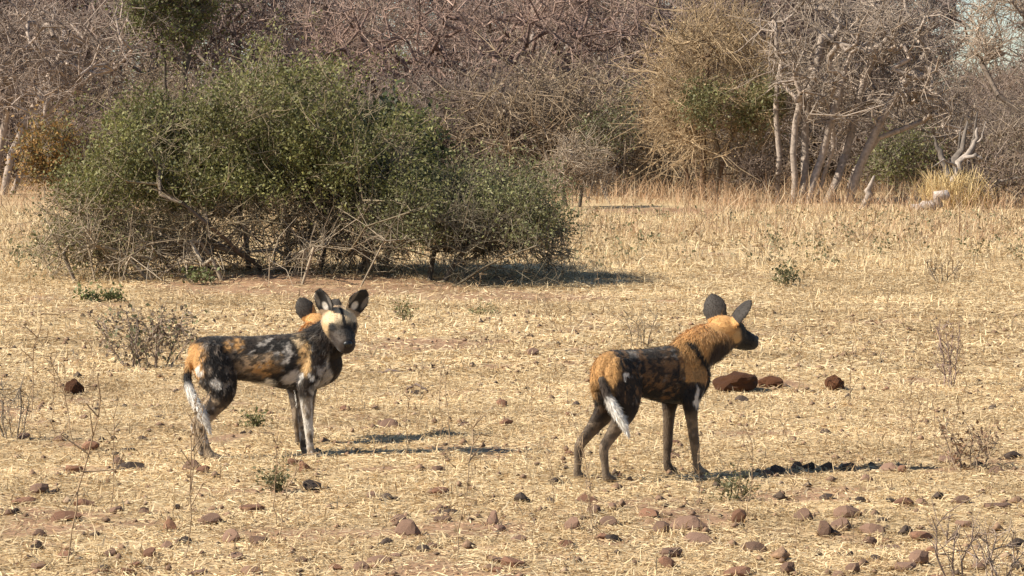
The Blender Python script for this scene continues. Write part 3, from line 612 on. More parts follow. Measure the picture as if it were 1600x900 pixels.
dry_shrub(232, 572, 140, 92, 101, 'grey brown twiggy dead shrub behind the rump of the wild dog facing us', 90, 9, [(.24, .18, .12), (.14, .10, .07), (.2, .2, .1)], 1, ls=(.02, .05))
dry_shrub(1484, 600, 42, 98, 103, 'upright cluster of bare grey twigs standing alone in the open straw', 14, 4, twr=.004, bark=(.30, .21, .17))
dry_shrub(1515, 730, 90, 62, 105, 'low dead shrub with curled rust brown leaves at its foot', 36, 6, [(.27, .15, .085), (.22, .12, .07), (.33, .21, .12)], 1, bark=(.30, .22, .15), ls=(.015, .04))
dry_shrub(1495, 905, 70, 108, 107, 'bare forked grey stalk rising among the foreground stones', 10, 3, twr=.004, bark=(.27, .20, .16))
dry_shrub(1560, 905, 80, 85, 109, 'thin bundle of pale bare twigs rising beside dark foreground stones', 18, 5, twr=.003, bark=(.34, .26, .20))
dry_shrub(1475, 440, 60, 40, 111, 'small dark dead shrub in the stubble before the tall grass', 26, 5, bark=(.16, .12, .09))
dry_shrub(1000, 545, 60, 60, 113, 'small bare twiggy shrub behind the back of the dark coated dog', 26, 5, bark=(.30, .23, .15))
dry_shrub(20, 690, 70, 90, 115, 'sparse bare shrub of grey stems at the edge of the stony ground', 20, 5, bark=(.25, .20, .15))
SEED = [(.17, .19, .065), (.21, .21, .085), (.13, .145, .05)]
for i, (px, py, wv, hv, lb) in enumerate([(631, 502, 24, 28, 'bright green leafy seedling between the wild dog facing us and the arching acacia'), (432, 770, 26, 26, 'small grey green sprout beside the black oval stone'), (398, 668, 18, 16, 'tiny green sprout under the belly of the dog facing us'),
                                          (175, 473, 22, 14, 'green tuft of leaves before the olive grey scrub'), (138, 474, 26, 11, 'low flat green tuft beside a taller green tuft'), (1150, 775, 44, 26, 'olive sprout before the feet of the dark coated dog'), (1226, 447, 24, 28, 'grey green weed in the stubble behind the dogs'), (312, 450, 40, 20, 'yellow green sprout at the foot of the wide thorn bush'),
                                          (755, 491, 34, 9, 'flat green weed in pale straw before the arching acacia')]):
    dry_shrub(px, py, wv, hv, 120 + i, lb, 14, 4, SEED if i not in (1, 5, 6) else [(.22, .20, .10), (.17, .165, .08)], 2, bark=(.15, .13, .06), name='seedling', cat='seedling', ls=(.012, .03) if py > 480 else (.03, .06))
# thin weed stalks: one kind copied
def stalk(seed):
    r0 = rg(seed); root = empty('weed_stalk', (0, 0, 0), 'thin dry weed stalk standing in the short straw', 'weed', 'thin dry weed stalks')
    p = np.zeros(3); A = []; B = []; d = unit(np.array([r0.normal(0, .2), r0.normal(0, .2), 1]))
    for k in range(9):
        q = p + unit(d + r0.normal(0, .18, 3)) * .05; A.append(p); B.append(q)
        if k > 2 and r0.random() < .8:
            e = q + unit(r0.normal(0, .7, 3) + np.array([0, 0, .8])) * r0.uniform(.03, .1); A.append(q); B.append(e)
        p = q
    V, F = tubes(A, B, .0024, .0016, 4); build('stem', V, F, np.full((len(V), 3), (.33, .23, .14)) * r0.normal(1, .1, (len(V), 1)), M_twig, root)
    L = np.repeat(np.array(B), 2, 0); V, F = leaves(L, r0.uniform(.008, .022, len(L)), r0); build('leaves', V, F, np.full((len(V), 3), (.30, .21, .12)), M_leaf, root)
    return root
stks = [stalk(i) for i in range(130, 135)]
used = set()
sp = [(700, 720, 1.2), (690, 690, 1), (530, 640, .9), (120, 700, 1.3), (45, 660, 1.5), (85, 690, 1.2), (105, 890, 1.6), (290, 880, 1.2), (712, 890, 1.5), (1425, 700, 1.0), (1445, 660, .9), (780, 560, .9), (890, 540, .9), (940, 470, 1.2)]
for i in range(70):
    py = 880 - 420 * R.random(); sp.append((R.uniform(-40, 1640), py, R.uniform(.4, 1.1)))
for i, (px, py, s) in enumerate(sp):
    k = i % 5; c = G(px, py); loc = (c[0], c[1], hz(c[0], c[1]) - .01)
    if k not in used: used.add(k); stks[k].location = loc; stks[k].scale = (s, s, s)
    else: copy_tree(stks[k], loc, R.uniform(0, 6.28), s)
# green-grey weeds in the stubble further back (uncountable ground cover)
def weeds():
    x, y = strip(38, 56, 2.6, 1.5); k = noise2(x, y, .7, 97) > .45; x, y = x[k], y[k]
    m = len(x); z = hgt(x, y); n = 14
    b = np.repeat(np.stack([x, y, z], 1), n, 0); hgtv = np.repeat(R.uniform(.08, .32, m), n)
    p = b + R.normal(0, .05, (m * n, 3)) * np.array([1, 1, 0]); p[:, 2] += R.random(m * n) * hgtv
    V, F = leaves(p, R.uniform(.03, .07, m * n), R)
    c = np.repeat(np.array([[.20, .185, .095], [.30, .23, .13], [.18, .17, .08], [.33, .23, .12]])[R.integers(0, 4, m)], n, 0) * R.normal(1, .15, (m * n, 1))
    o = build('weeds', V, F, np.repeat(np.clip(c, .02, .8), 4, 0), M_leaf); o['kind'] = 'stuff'; tag(o, 'low grey green weeds dotted through the stubble before the trees', 'weeds')
weeds()
deadwood('stick', [([G(560, 586), G(610, 585) + np.array([0, 0, .02]), G(668, 584)], [.012, .016, .008])], 'straight grey stick lying in straw beyond the dog facing us', (.25, .18, .15), 'stick_piece', 'stick')
deadwood('stick', [([G(636, 608), G(652, 609) + np.array([0, 0, .035]), G(668, 611)], [.008, .009, .006])], 'short bowed dark twig arching over the straw', (.14, .10, .08), 'stick_piece', 'stick')

# ------------------------------------------------------------------ wild dogs
BLK, DBR, OCH, CRM, WHT, GBR, TAN, GRY = [np.array(c) for c in ((.013, .011, .010), (.045, .029, .019), (.50, .27, .095), (.60, .45, .27), (.68, .63, .56), (.20, .155, .115), (.34, .235, .14), (.33, .29, .25))]
def catmull(A, k=5):
    A = np.asarray(A, float); n = len(A); o = []
    for i in range(n - 1):
        p0, p1, p2, p3 = A[max(i - 1, 0)], A[i], A[i + 1], A[min(i + 2, n - 1)]
        for f in np.arange(k) / k:
            o.append(.5 * (2 * p1 + (p2 - p0) * f + (2 * p0 - 5 * p1 + 4 * p2 - p3) * f * f + (3 * p1 - p0 - 3 * p2 + p3) * f ** 3))
    o.append(A[-1]); return np.array(o)
class Body:
    def __init__(s): s.V = []; s.F = []; s.n = 0; s.sp = []; s.names = []
    def ring_mesh(s, rings):
        k = len(rings[0]); m = len(rings); b = s.n
        for r in rings: s.V.extend(r)
        s.V.append(np.mean(rings[0], 0)); s.V.append(np.mean(rings[-1], 0))
        for i in range(m - 1):
            for j in range(k):
                s.F.append((b + i * k + j, b + i * k + (j + 1) % k, b + (i + 1) * k + (j + 1) % k, b + (i + 1) * k + j))
        for j in range(k):
            s.F.append((b + m * k, b + (j + 1) % k, b + j)); s.F.append((b + m * k + 1, b + (m - 1) * k + j, b + (m - 1) * k + (j + 1) % k))
        s.n += m * k + 2
    def loft(s, name, st, up, k=5):
        """stations (x,y,z, half width, half height); up = reference direction of the height"""
        A = catmull(st, k); C, ra, rb = A[:, :3], np.maximum(A[:, 3], .004), np.maximum(A[:, 4], .004)
        t = unit(np.gradient(C, axis=0)); up = np.asarray(up, float)
        side = unit(np.cross(up[None], t)); u2 = np.cross(t, side)
        an = np.arange(18) * 2 * math.pi / 18
        s.ring_mesh([C[i] + np.cos(an)[:, None] * side[i] * ra[i] + np.sin(an)[:, None] * u2[i] * rb[i] for i in range(len(C))])
        pid = len(s.names); s.names.append(name)
        s.sp.append((np.full(len(C), pid), np.linspace(0, 1, len(C)), C, np.sqrt(ra * rb), t))
    def ear(s, name, base, upv, face, H, W, cup=.022):
        upv = unit(np.asarray(upv, float)); face = np.asarray(face, float); face = unit(face - upv * (face @ upv)); lat = np.cross(upv, face)
        rings = []; C = []
        for f in np.linspace(0, 1, 15):
            wv = W * (.66 + .34 * math.sin(min(1, (f + .05) / .58) * math.pi / 2)) * (max(0, 1 - max(0, (f - .38) / .62) ** 2.1) ** .62 * .97 + .03)
            c = base + upv * H * f - face * .012 * math.sin(f * math.pi); C.append(c)
            an = np.arange(18) * 2 * math.pi / 18
            th = .0075
            rings.append(c + np.cos(an)[:, None] * lat * wv + face * (np.sin(an) * th + cup * (1 - .3 * f) * (wv / W) * np.cos(an) ** 2)[:, None])
        s.ring_mesh(rings)
        return dict(base=base, up=upv, face=face, lat=lat, H=H, W=W)
def blob(C, m, col): C[:] = C * (1 - m[:, None]) + col * m[:, None]
def sst(a, b, x): q = np.clip((x - a) / (b - a), 0, 1); return q * q * (3 - 2 * q)

def wild_dog(label, loc, yaw, pose, paint, seed, tail, size=1.0):
    rng = rg(seed); B = Body(); sx = pose.get('sx', 1.0); T0 = [
        (-.375, 0, .565, .020, .025), (-.355, 0, .565, .060, .070), (-.30, 0, .560, .086, .098), (-.20, 0, .553, .090, .106), (-.08, 0, .545, .092, .112),
        (.03, 0, .535, .103, .128), (.13, 0, .527, .108, .140), (.22, 0, .530, .100, .145), (.29, 0, .537, .085, .128), (.345, 0, .548, .060, .095), (.375, 0, .555, .028, .045)]
    B.loft('torso', [(a * sx, b, c + .006, d, e * 1.10) for a, b, c, d, e in T0], (0, 0, 1))
    for nm, y, dx, dy in [('fl', .068, *pose['fl']), ('fr', -.068, *pose['fr'])]:
        J = [(.215, .615, .025, .05), (.235, .56, .045, .085), (.225, .48, .050, .075), (.205, .405, .043, .054), (.205, .345, .034, .038), (.212, .27, .027, .030), (.222, .185, .024, .026), (.226, .16, .023, .026), (.230, .10, .019, .020), (.238, .055, .020, .022), (.258, .027, .027, .024), (.292, .018, .026, .016), (.308, .012, .016, .010)]
        st = [((x * sx) + dx * max(0, 1 - z / .56), y * (1 if z < .5 else .85) + dy * max(0, 1 - z / .56), z, a, b) for x, z, a, b in J]
        B.loft(nm, st, (1, 0, .25), 4)
    for nm, y, dx, dy in [('hl', .066, *pose['hl']), ('hr', -.066, *pose['hr'])]:
        J = [(-.25, .64, .030, .05), (-.26, .57, .052, .095), (-.245, .49, .056, .112), (-.225, .415, .050, .092), (-.225, .355, .040, .066), (-.262, .295, .031, .046), (-.305, .235, .023, .033), (-.335, .195, .021, .030), (-.338, .165, .021, .026), (-.322, .10, .018, .020), (-.312, .055, .019, .021), (-.292, .027, .026, .024), (-.258, .018, .025, .016), (-.242, .012, .015, .010)]
        st = [((x * sx) + dx * max(0, 1 - z / .5), y + dy * max(0, 1 - z / .5), z, a, b) for x, z, a, b in J]
        B.loft(nm, st, (1, 0, .2), 4)
    # head frame
    hp = np.array(pose['head']); hy, hpz, roll = pose['look']
    f = np.array([math.cos(hy) * math.cos(hpz), math.sin(hy) * math.cos(hpz), math.sin(hpz)]); l = np.array([-math.sin(hy), math.cos(hy), 0.]); u = np.cross(f, l)
    l, u = l * math.cos(roll) + u * math.sin(roll), u * math.cos(roll) - l * math.sin(roll)
    K = pose.get('hs', 1.15); H = lambda a, b=0., c=0.: hp + (f * a + l * b + u * c) * K
    mz = pose.get('mz', 1.0); hs = [(-.105, -.005, .025, .03), (-.085, -.005, .055, .055), (-.04, 0, .078, .074), (0, -.003, .080, .074), (.035, -.012, .071, .066), (.062, -.022, .056, .054), (.09 * mz, -.028, .049, .047), (.12 * mz, -.032, .044, .042), (.142 * mz, -.032, .036, .035), (.156 * mz, -.029, .018, .020)]
    B.loft('head', [(*H(a, 0, c), w_ * K, h_ * K) for a, c, w_, h_ in hs], u)
    nb = np.array([.20 * sx, 0, .565]); ne = H(-.045, 0, -.03); bow = np.array(pose.get('bow', (0, 0, 0)))
    mid = nb * .45 + ne * .55 + bow
    B.loft('neck', [(*(nb + (nb - mid) * .25), .07, .09), (*nb, .092, .118), (*(nb * .6 + mid * .4 + bow * .1), .095, .125), (*mid, .090, .115), (*(mid * .4 + ne * .6), .086, .102), (*ne, .078, .084), (*(ne + (ne - mid) * .2), .05, .05)], pose.get('neckup', (-.5, 0, 1)))
    rf = pose.get('ruff', .62); B.loft('ruff', [(*H(-.03, 0, .0), .05, .03), (*H(-.03, 0, -.05 * rf), .080, .066), (*H(-.03, 0, -.095 * rf), .066, .060), (*H(-.035, 0, -.135 * rf), .045, .042), (*H(-.04, 0, -.165 * rf), .014, .014)], f)
    ears = []
    for nm, sgn, (eo, eu, ef), (ff, fl_) in [('ear_l', 1, pose['earl'][0], pose['earl'][1]), ('ear_r', -1, pose['earr'][0], pose['earr'][1])]:
        ears.append(B.ear(nm, H(-.035, sgn * .050, .040), l * sgn * eo + u * eu + f * ef, f * ff + l * sgn * fl_, .160, .070))
    B.loft('tail', [(*p, r, r) for p, r in zip(np.array(tail), (.018, .020, .021, .025, .027, .020, .005))], (1, .1, .3), 5)
    # one skin over everything
    me = bpy.data.meshes.new('raw'); me.from_pydata([tuple(v) for v in B.V], [], B.F); me.update()
    ob = bpy.data.objects.new('raw', me); COL.objects.link(ob)
    md = ob.modifiers.new('r', 'REMESH'); md.mode = 'VOXEL'; md.voxel_size = .0055
    ms = ob.modifiers.new('s', 'SMOOTH'); ms.iterations = 5; ms.factor = .5
    bpy.context.view_layer.update()
    ev = ob.evaluated_get(bpy.context.evaluated_depsgraph_get()); m2 = bpy.data.meshes.new_from_object(ev)
    bpy.data.objects.remove(ob); bpy.data.meshes.remove(me)
    n = len(m2.vertices); X = np.zeros(n * 3, np.float32); m2.vertices.foreach_get('co', X); X = X.reshape(-1, 3).astype(float)
    NR = np.zeros(n * 3, np.float32); m2.vertices.foreach_get('normal', NR); NR = NR.reshape(-1, 3).astype(float)
    pid = np.concatenate([q[0] for q in B.sp]); tt = np.concatenate([q[1] for q in B.sp]); SC = np.concatenate([q[2] for q in B.sp]); sr = np.concatenate([q[3] for q in B.sp]); tg = np.concatenate([q[4] for q in B.sp])
    part = np.zeros(n, int); par_t = np.zeros(n); flow = np.zeros((n, 3))
    for a in range(0, n, 4000):
        d = np.linalg.norm(X[a:a + 4000, None] - SC[None], axis=2) / sr[None]
        i = np.argmin(d, 1); part[a:a + 4000] = pid[i]; par_t[a:a + 4000] = tt[i]; flow[a:a + 4000] = tg[i]
    nmz = np.array(B.names)[part]
    # ears by distance to their sheet, so they do not bleed
    for e, nm in zip(ears, ('ear_l', 'ear_r')):
        q = X - e['base']; a = q @ e['up']; b = q @ e['lat']; c = q @ e['face']
        k = (a > .028) & (a < e['H'] * 1.06) & (np.abs(b) < e['W'] * 1.15) & (c > -.028) & (c < .04) & (np.abs((X - hp) @ l) > .042)
        nmz[k] = nm; flow[k] = e['up']
    hq = (X - hp) / K; hl = np.stack([hq @ f, hq @ l, hq @ u], 1)
    C = paint(dict(X=X, N=NR, part=nmz, t=par_t, hl=hl, ears=ears, sx=sx))
    root = empty('wild_dog', loc, label, 'wild dog'); root.rotation_euler = (0, 0, yaw); root.scale = (size,) * 3
    at = m2.color_attributes.new('Col', 'FLOAT_COLOR', 'POINT'); c4 = np.ones((n, 4), np.float32); c4[:, :3] = np.clip(C, .005, .85); at.data.foreach_set('color', c4.ravel())
    m2.materials.clear(); m2.materials.append(M_fur)
    m2.polygons.foreach_set('use_smooth', np.ones(len(m2.polygons), bool))
    bo = bpy.data.objects.new('body', m2); m2.name = 'body'; COL.objects.link(bo); bo.parent = root
    # coat hairs
    m = 52000; i = rng.integers(0, n, m); pt = nmz[i]
    fl = flow[i].copy()
    bk = np.isin(pt, ['torso']); fl[bk] = np.array([-1, 0, -.45])
    nk = np.isin(pt, ['neck', 'ruff']); fl[nk] = np.array([-.5, 0, -1.0])
    hd = pt == 'head'; fl[hd] = -f - .3 * u * 1
    Nn = NR[i]; fl = fl - Nn * np.sum(fl * Nn, 1)[:, None]; fl = unit(unit(fl) + rng.normal(0, .22, (m, 3)))
    L = rng.uniform(.012, .022, m)
    z = X[i, 2]
    L = np.where(np.isin(pt, ['neck', 'ruff']), L * 1.9, L); L = np.where(pt == 'tail', L * 1.5, L); L = np.where(hd, L * .55, L)
    L = np.where(np.char.startswith(pt.astype(str), 'ear'), L * .45, L); L = np.where(np.isin(pt, ['fl', 'fr', 'hl', 'hr']) & (z < .36), L * .55, L)
    keep = ~(hd & (hl[i, 0] > .13)); nkk = nk[keep]; i, fl, Nn, L = i[keep], fl[keep], Nn[keep], L[keep]; m = len(i)
    s = unit(np.cross(fl, Nn)); wv = rng.uniform(.0012, .0022, (m, 1))
    b0 = X[i] - Nn * .001; tip = X[i] + fl * L[:, None] + Nn * (L * rng.uniform(.12, .4, m) * np.where(nkk, 1.35, 1.0))[:, None]
    V = np.stack([b0 - s * wv, b0 + s * wv, tip], 1).reshape(-1, 3); F = np.arange(3 * m).reshape(m, 3)
    cc = np.clip(C[i] * rng.normal(1.05, .2, (m, 1)), .005, .85)
    fo = build('coat', V, F, np.repeat(cc, 3, 0), M_fur, root); fo['kind'] = 'stuff'
    # eyes and nose
    for sg in (1, -1):
        bm = bmesh.new(); bmesh.ops.create_uvsphere(bm, u_segments=12, v_segments=8, radius=.0125); me = bpy.data.meshes.new('eye'); bm.to_mesh(me); bm.free(); me.materials.append(M_eye)
        for p in me.polygons: p.use_smooth = True
        eo = bpy.data.objects.new('eye', me); COL.objects.link(eo); eo.parent = root; eo.location = H(.046, sg * .043, .022)
    bm = bmesh.new(); bmesh.ops.create_uvsphere(bm, u_segments=14, v_segments=9, radius=1); me = bpy.data.meshes.new('nose'); bm.to_mesh(me); bm.free(); me.materials.append(M_nose)
    for p in me.polygons: p.use_smooth = True
    no = bpy.data.objects.new('nose', me); COL.objects.link(no); no.parent = root
    no.matrix_local = Matrix.Translation(Vector(H(.148 * mz, 0, -.014))) @ Matrix((Vector(f), Vector(l), Vector(u))).transposed().to_4x4() @ Matrix.Diagonal((.018, .025, .018, 1))
    return root

def blobs2d(C, x, z, X, lst, sel=None, seed=0, warp=.03):
    wx = x + warp * (noise3(X + seed, 22) - .5) + warp * .6 * (noise3(X + seed, 60) - .5); wz = z + warp * (noise3(X + seed + 9, 22) - .5) + warp * .6 * (noise3(X + seed + 5, 60) - .5)
    for bx, bz, rx, rzv, ang, col, *k in lst:
        c_, s_ = math.cos(ang), math.sin(ang); a = (wx - bx) * c_ + (wz - bz) * s_; b = -(wx - bx) * s_ + (wz - bz) * c_
        m = 1 - sst(.7, 1.25, np.sqrt((a / rx) ** 2 + (b / rzv) ** 2)); m = m * (k[0] if k else 1)
        if sel is not None: m = m * sel
        blob(C, m, np.asarray(col))
def ear_paint(C, D, inner, back, tuft):
    for e, nm in zip(D['ears'], ('ear_l', 'ear_r')):
        k = D['part'] == nm; X = D['X']; q = X - e['base']; a = q @ e['up'] / e['H']; b = q @ e['lat'] / e['W']
        front = (D['N'] @ e['face']) > .15; col = np.where(front[:, None], inner, back)
        tm = front * (1 - sst(.45, .9, np.sqrt(((a - .32) / .22) ** 2 + ((b + .05) / .42) ** 2))); col = col * (1 - tm[:, None]) + tuft * tm[:, None]
        gm = front * (1 - sst(.6, 1.2, np.sqrt(((a - .6) / .3) ** 2 + ((np.abs(b) - .62) / .22) ** 2))) * .55; col = col * (1 - gm[:, None]) + GRY * gm[:, None]
        C[k] = col[k]
def mottled(X, seed, lo, hi, s=18): return sst(lo, hi, noise3(X + seed, s) * .6 + noise3(X + seed + 3, s * 2.4) * .4)
def leg_fade(C, D, cf, ch):
    X = D['X']; z = X[:, 2]; p = D['part']
    fr = np.isin(p, ['fl', 'fr']); hi = np.isin(p, ['hl', 'hr']); n = .05 * (noise3(X, 25) - .5)
    blob(C, np.where(fr, 1 - sst(.30, .37, z + n), 0), cf); blob(C, np.where(hi, 1 - sst(.26, .35, z + n), 0), ch)
    st = mottled(X, 4, .5, .66, 24)
    blob(C, np.where((fr | hi) & (z < .3), st * .5, 0), TAN * np.array([.95, 1.0, 1.1])); blob(C, np.where((fr | hi) & (z < .3), (1 - mottled(X, 14, .36, .5, 20)) * .6, 0), DBR)
def head_paint(C, D, brow, cheek, nape, throat):
    p = D['part']; a, b, c = D['hl'].T; X = D['X']; n = .02 * (noise3(X, 30) - .5)
    hd = np.isin(p, ['head', 'ruff']).astype(float)
    blob(C, hd, cheek); blob(C, hd * (1 - sst(-.03, .01, a + n)), nape)
    blob(C, hd * sst(.010, .034, c + n * 1.5) * sst(-.04, -.01, a), brow)
    blob(C, hd * (1 - sst(-.04, -.015, c + n)) * (1 - sst(.02, .05, a)), throat)
    for sg in (1, -1): blob(C, hd * (1 - sst(.6, 1.2, np.sqrt(((a - .05) / .024) ** 2 + ((b - sg * .045) / .023) ** 2 + ((c - .014) / .026) ** 2))), DBR * .6)
    blob(C, hd * (1 - sst(.006, .011, np.abs(b) + n * .3)) * sst(.0, .02, c) * sst(-.06, -.02, a), BLK)
    blob(C, hd * sst(.036, .08, a + n * 1.6), BLK)

def paint_left(D):
    X = D['X']; p = D['part']; n = len(X); C = np.repeat(DBR[None], n, 0) * .55; x, z = X[:, 0], X[:, 2]
    C[:] = C * 1; blob(C, mottled(X, 2, .55, .68) * .6, GBR * .7)
    zx = lambda a: (a / 3 - 145) / 283; zz = lambda b: (275 - b / 3) / 286; q = 1 / 850
    L = [(zx(108), zz(370), 46 * q, 85 * q, 0, OCH), (zx(120), zz(330), 50 * q, 50 * q, 0, OCH), (zx(185), zz(585), 52 * q, 55 * q, 0, TAN), (zx(220), zz(360), 52 * q, 110 * q, 0, BLK), (zx(210), zz(270), 35 * q, 30 * q, 0, BLK), (zx(240), zz(470), 50 * q, 60 * q, 0, BLK),
         (zx(290), zz(285), 58 * q, 34 * q, .2, OCH), (zx(415), zz(365), 105 * q, 46 * q, .15, TAN * 1.25), (zx(440), zz(390), 75 * q, 36 * q, 0, OCH * .85), (zx(470), zz(285), 110 * q, 22 * q, .1, BLK, .8), (zx(430), zz(275), 40 * q, 9 * q, .15, GRY, .9), (zx(520), zz(400), 60 * q, 60 * q, 0, BLK, .7),
         (zx(535), zz(325), 17 * q, 40 * q, -.25, GRY * 1.4), (zx(380), zz(310), 14 * q, 10 * q, 0, GRY), (zx(490), zz(330), 10 * q, 16 * q, 0, GRY), (zx(440), zz(470), 52 * q, 28 * q, .3, WHT), (zx(562), zz(435), 46 * q, 34 * q, .3, GRY * 1.4), (zx(210), zz(463), 32 * q, 22 * q, -.4, WHT), (zx(132), zz(395), 9 * q, 30 * q, .1, WHT), (zx(205), zz(300), 16 * q, 12 * q, 0, GBR), (zx(180), zz(400), 14 * q, 22 * q, 0, GBR), (zx(250), zz(405), 14 * q, 18 * q, 0, GRY, .7),
         (zx(615), zz(335), 36 * q, 92 * q, .12, CRM * np.array([1, .85, .62])), (zx(590), zz(265), 30 * q, 24 * q, 0, CRM * .9), (zx(655), zz(290), 17 * q, 70 * q, .1, BLK), (zx(680), zz(375), 26 * q, 42 * q, 0, DBR * .8),
         (zx(700), zz(330), 60 * q, 60 * q, 0, DBR * .7), (zx(728), zz(385), 38 * q, 75 * q, -.45, WHT * .8), (zx(700), zz(450), 30 * q, 60 * q, -.3, GRY * 1.1), (zx(640), zz(430), 12 * q, 20 * q, 0, WHT), (zx(660), zz(490), 15 * q, 50 * q, -.2, WHT * .85), (zx(602), zz(440), 12 * q, 26 * q, 0, WHT * .9), (zx(625), zz(480), 26 * q, 36 * q, 0, DBR * .7)]
    body = ~np.isin(p, ['head', 'ruff', 'ear_l', 'ear_r', 'tail'])
    blobs2d(C, x, z, X, L, body.astype(float), 1, .034)
    blob(C, body * mottled(X, 8, .60, .72, 30) * .5 * (x > -.2) * (x < .2), BLK)
    tor = body * (x > -.36) * (x < .33) * (z > .36)
    blob(C, tor * mottled(X, 18, .54, .62, 42) * .75, BLK); blob(C, tor * mottled(X, 27, .64, .71, 38) * (x < -.1) * .55, GBR * .9); blob(C, tor * mottled(X, 37, .67, .73, 46) * .55, GRY * .8)
    leg_fade(C, D, np.array([.30, .24, .175]), np.array([.29, .215, .14]))
    lg = np.isin(p, ['fr', 'fl', 'hl', 'hr']) & (z < .34); blob(C, lg * mottled(X, 71, .56, .66, 26) * .8, GRY * 1.5); blob(C, lg * mottled(X, 77, .6, .7, 22) * .8, DBR * .8)
    fr = np.isin(p, ['fr', 'fl']); blob(C, fr * (1 - sst(.008, .014, np.abs(X[:, 1] + .085 + .006 * np.sin(z * 40)))) * sst(.1, .15, z) * (1 - sst(.3, .36, z)) * .6, WHT)
    tl = p == 'tail'; t = D['t']; blob(C, tl * 1., OCH * .8); blob(C, tl * sst(.22, .3, t), BLK); blob(C, tl * sst(.36, .46, t), WHT)
    head_paint(C, D, CRM, CRM * np.array([.8, .72, .6]), TAN, GBR * .4)
    a, b, c = D['hl'].T; hdz = (p == 'head').astype(float); blob(C, (p == 'ruff') * 1.0, DBR * .62); blob(C, hdz * (1 - sst(-.045, -.015, c)) * (1 - sst(.03, .06, a)), GBR * .55); blob(C, (p == 'neck') * sst(.06, .02, np.linalg.norm(D['hl'] - np.array([-.06, -.03, -.06]), axis=1)), GBR)
    nf = .03 * (noise3(X, 26) - .5)
    blob(C, hdz * (1 - sst(-.004, .016, c + nf)) * (1 - sst(.050, .068, np.abs(b + .004) + nf)) * .92, DBR * .75); blob(C, hdz * sst(.045, .07, a + nf) * (c > -.01) * (b < -.005) * .22, GBR * .7)  # last blob: lit look of the muzzle's sunward upper side, painted into the coat
    for sg in (1, -1): blob(C, hdz * (1 - sst(.6, 1.2, np.sqrt(((a - .045) / .03) ** 2 + ((b - sg * .046) / .02) ** 2 + ((c - .018) / .02) ** 2))), BLK)
    th = np.sqrt(((a - .0) / .13) ** 2 + (b / .085) ** 2 + ((c + .13) / .075) ** 2) + .5 * (noise3(X, 20) - .5)
    blob(C, np.isin(p, ['neck', 'ruff', 'torso']) * (1 - sst(.8, 1.15, th)), DBR * .5)
    ear_paint(C, D, BLK * 1.5, DBR, WHT); return C
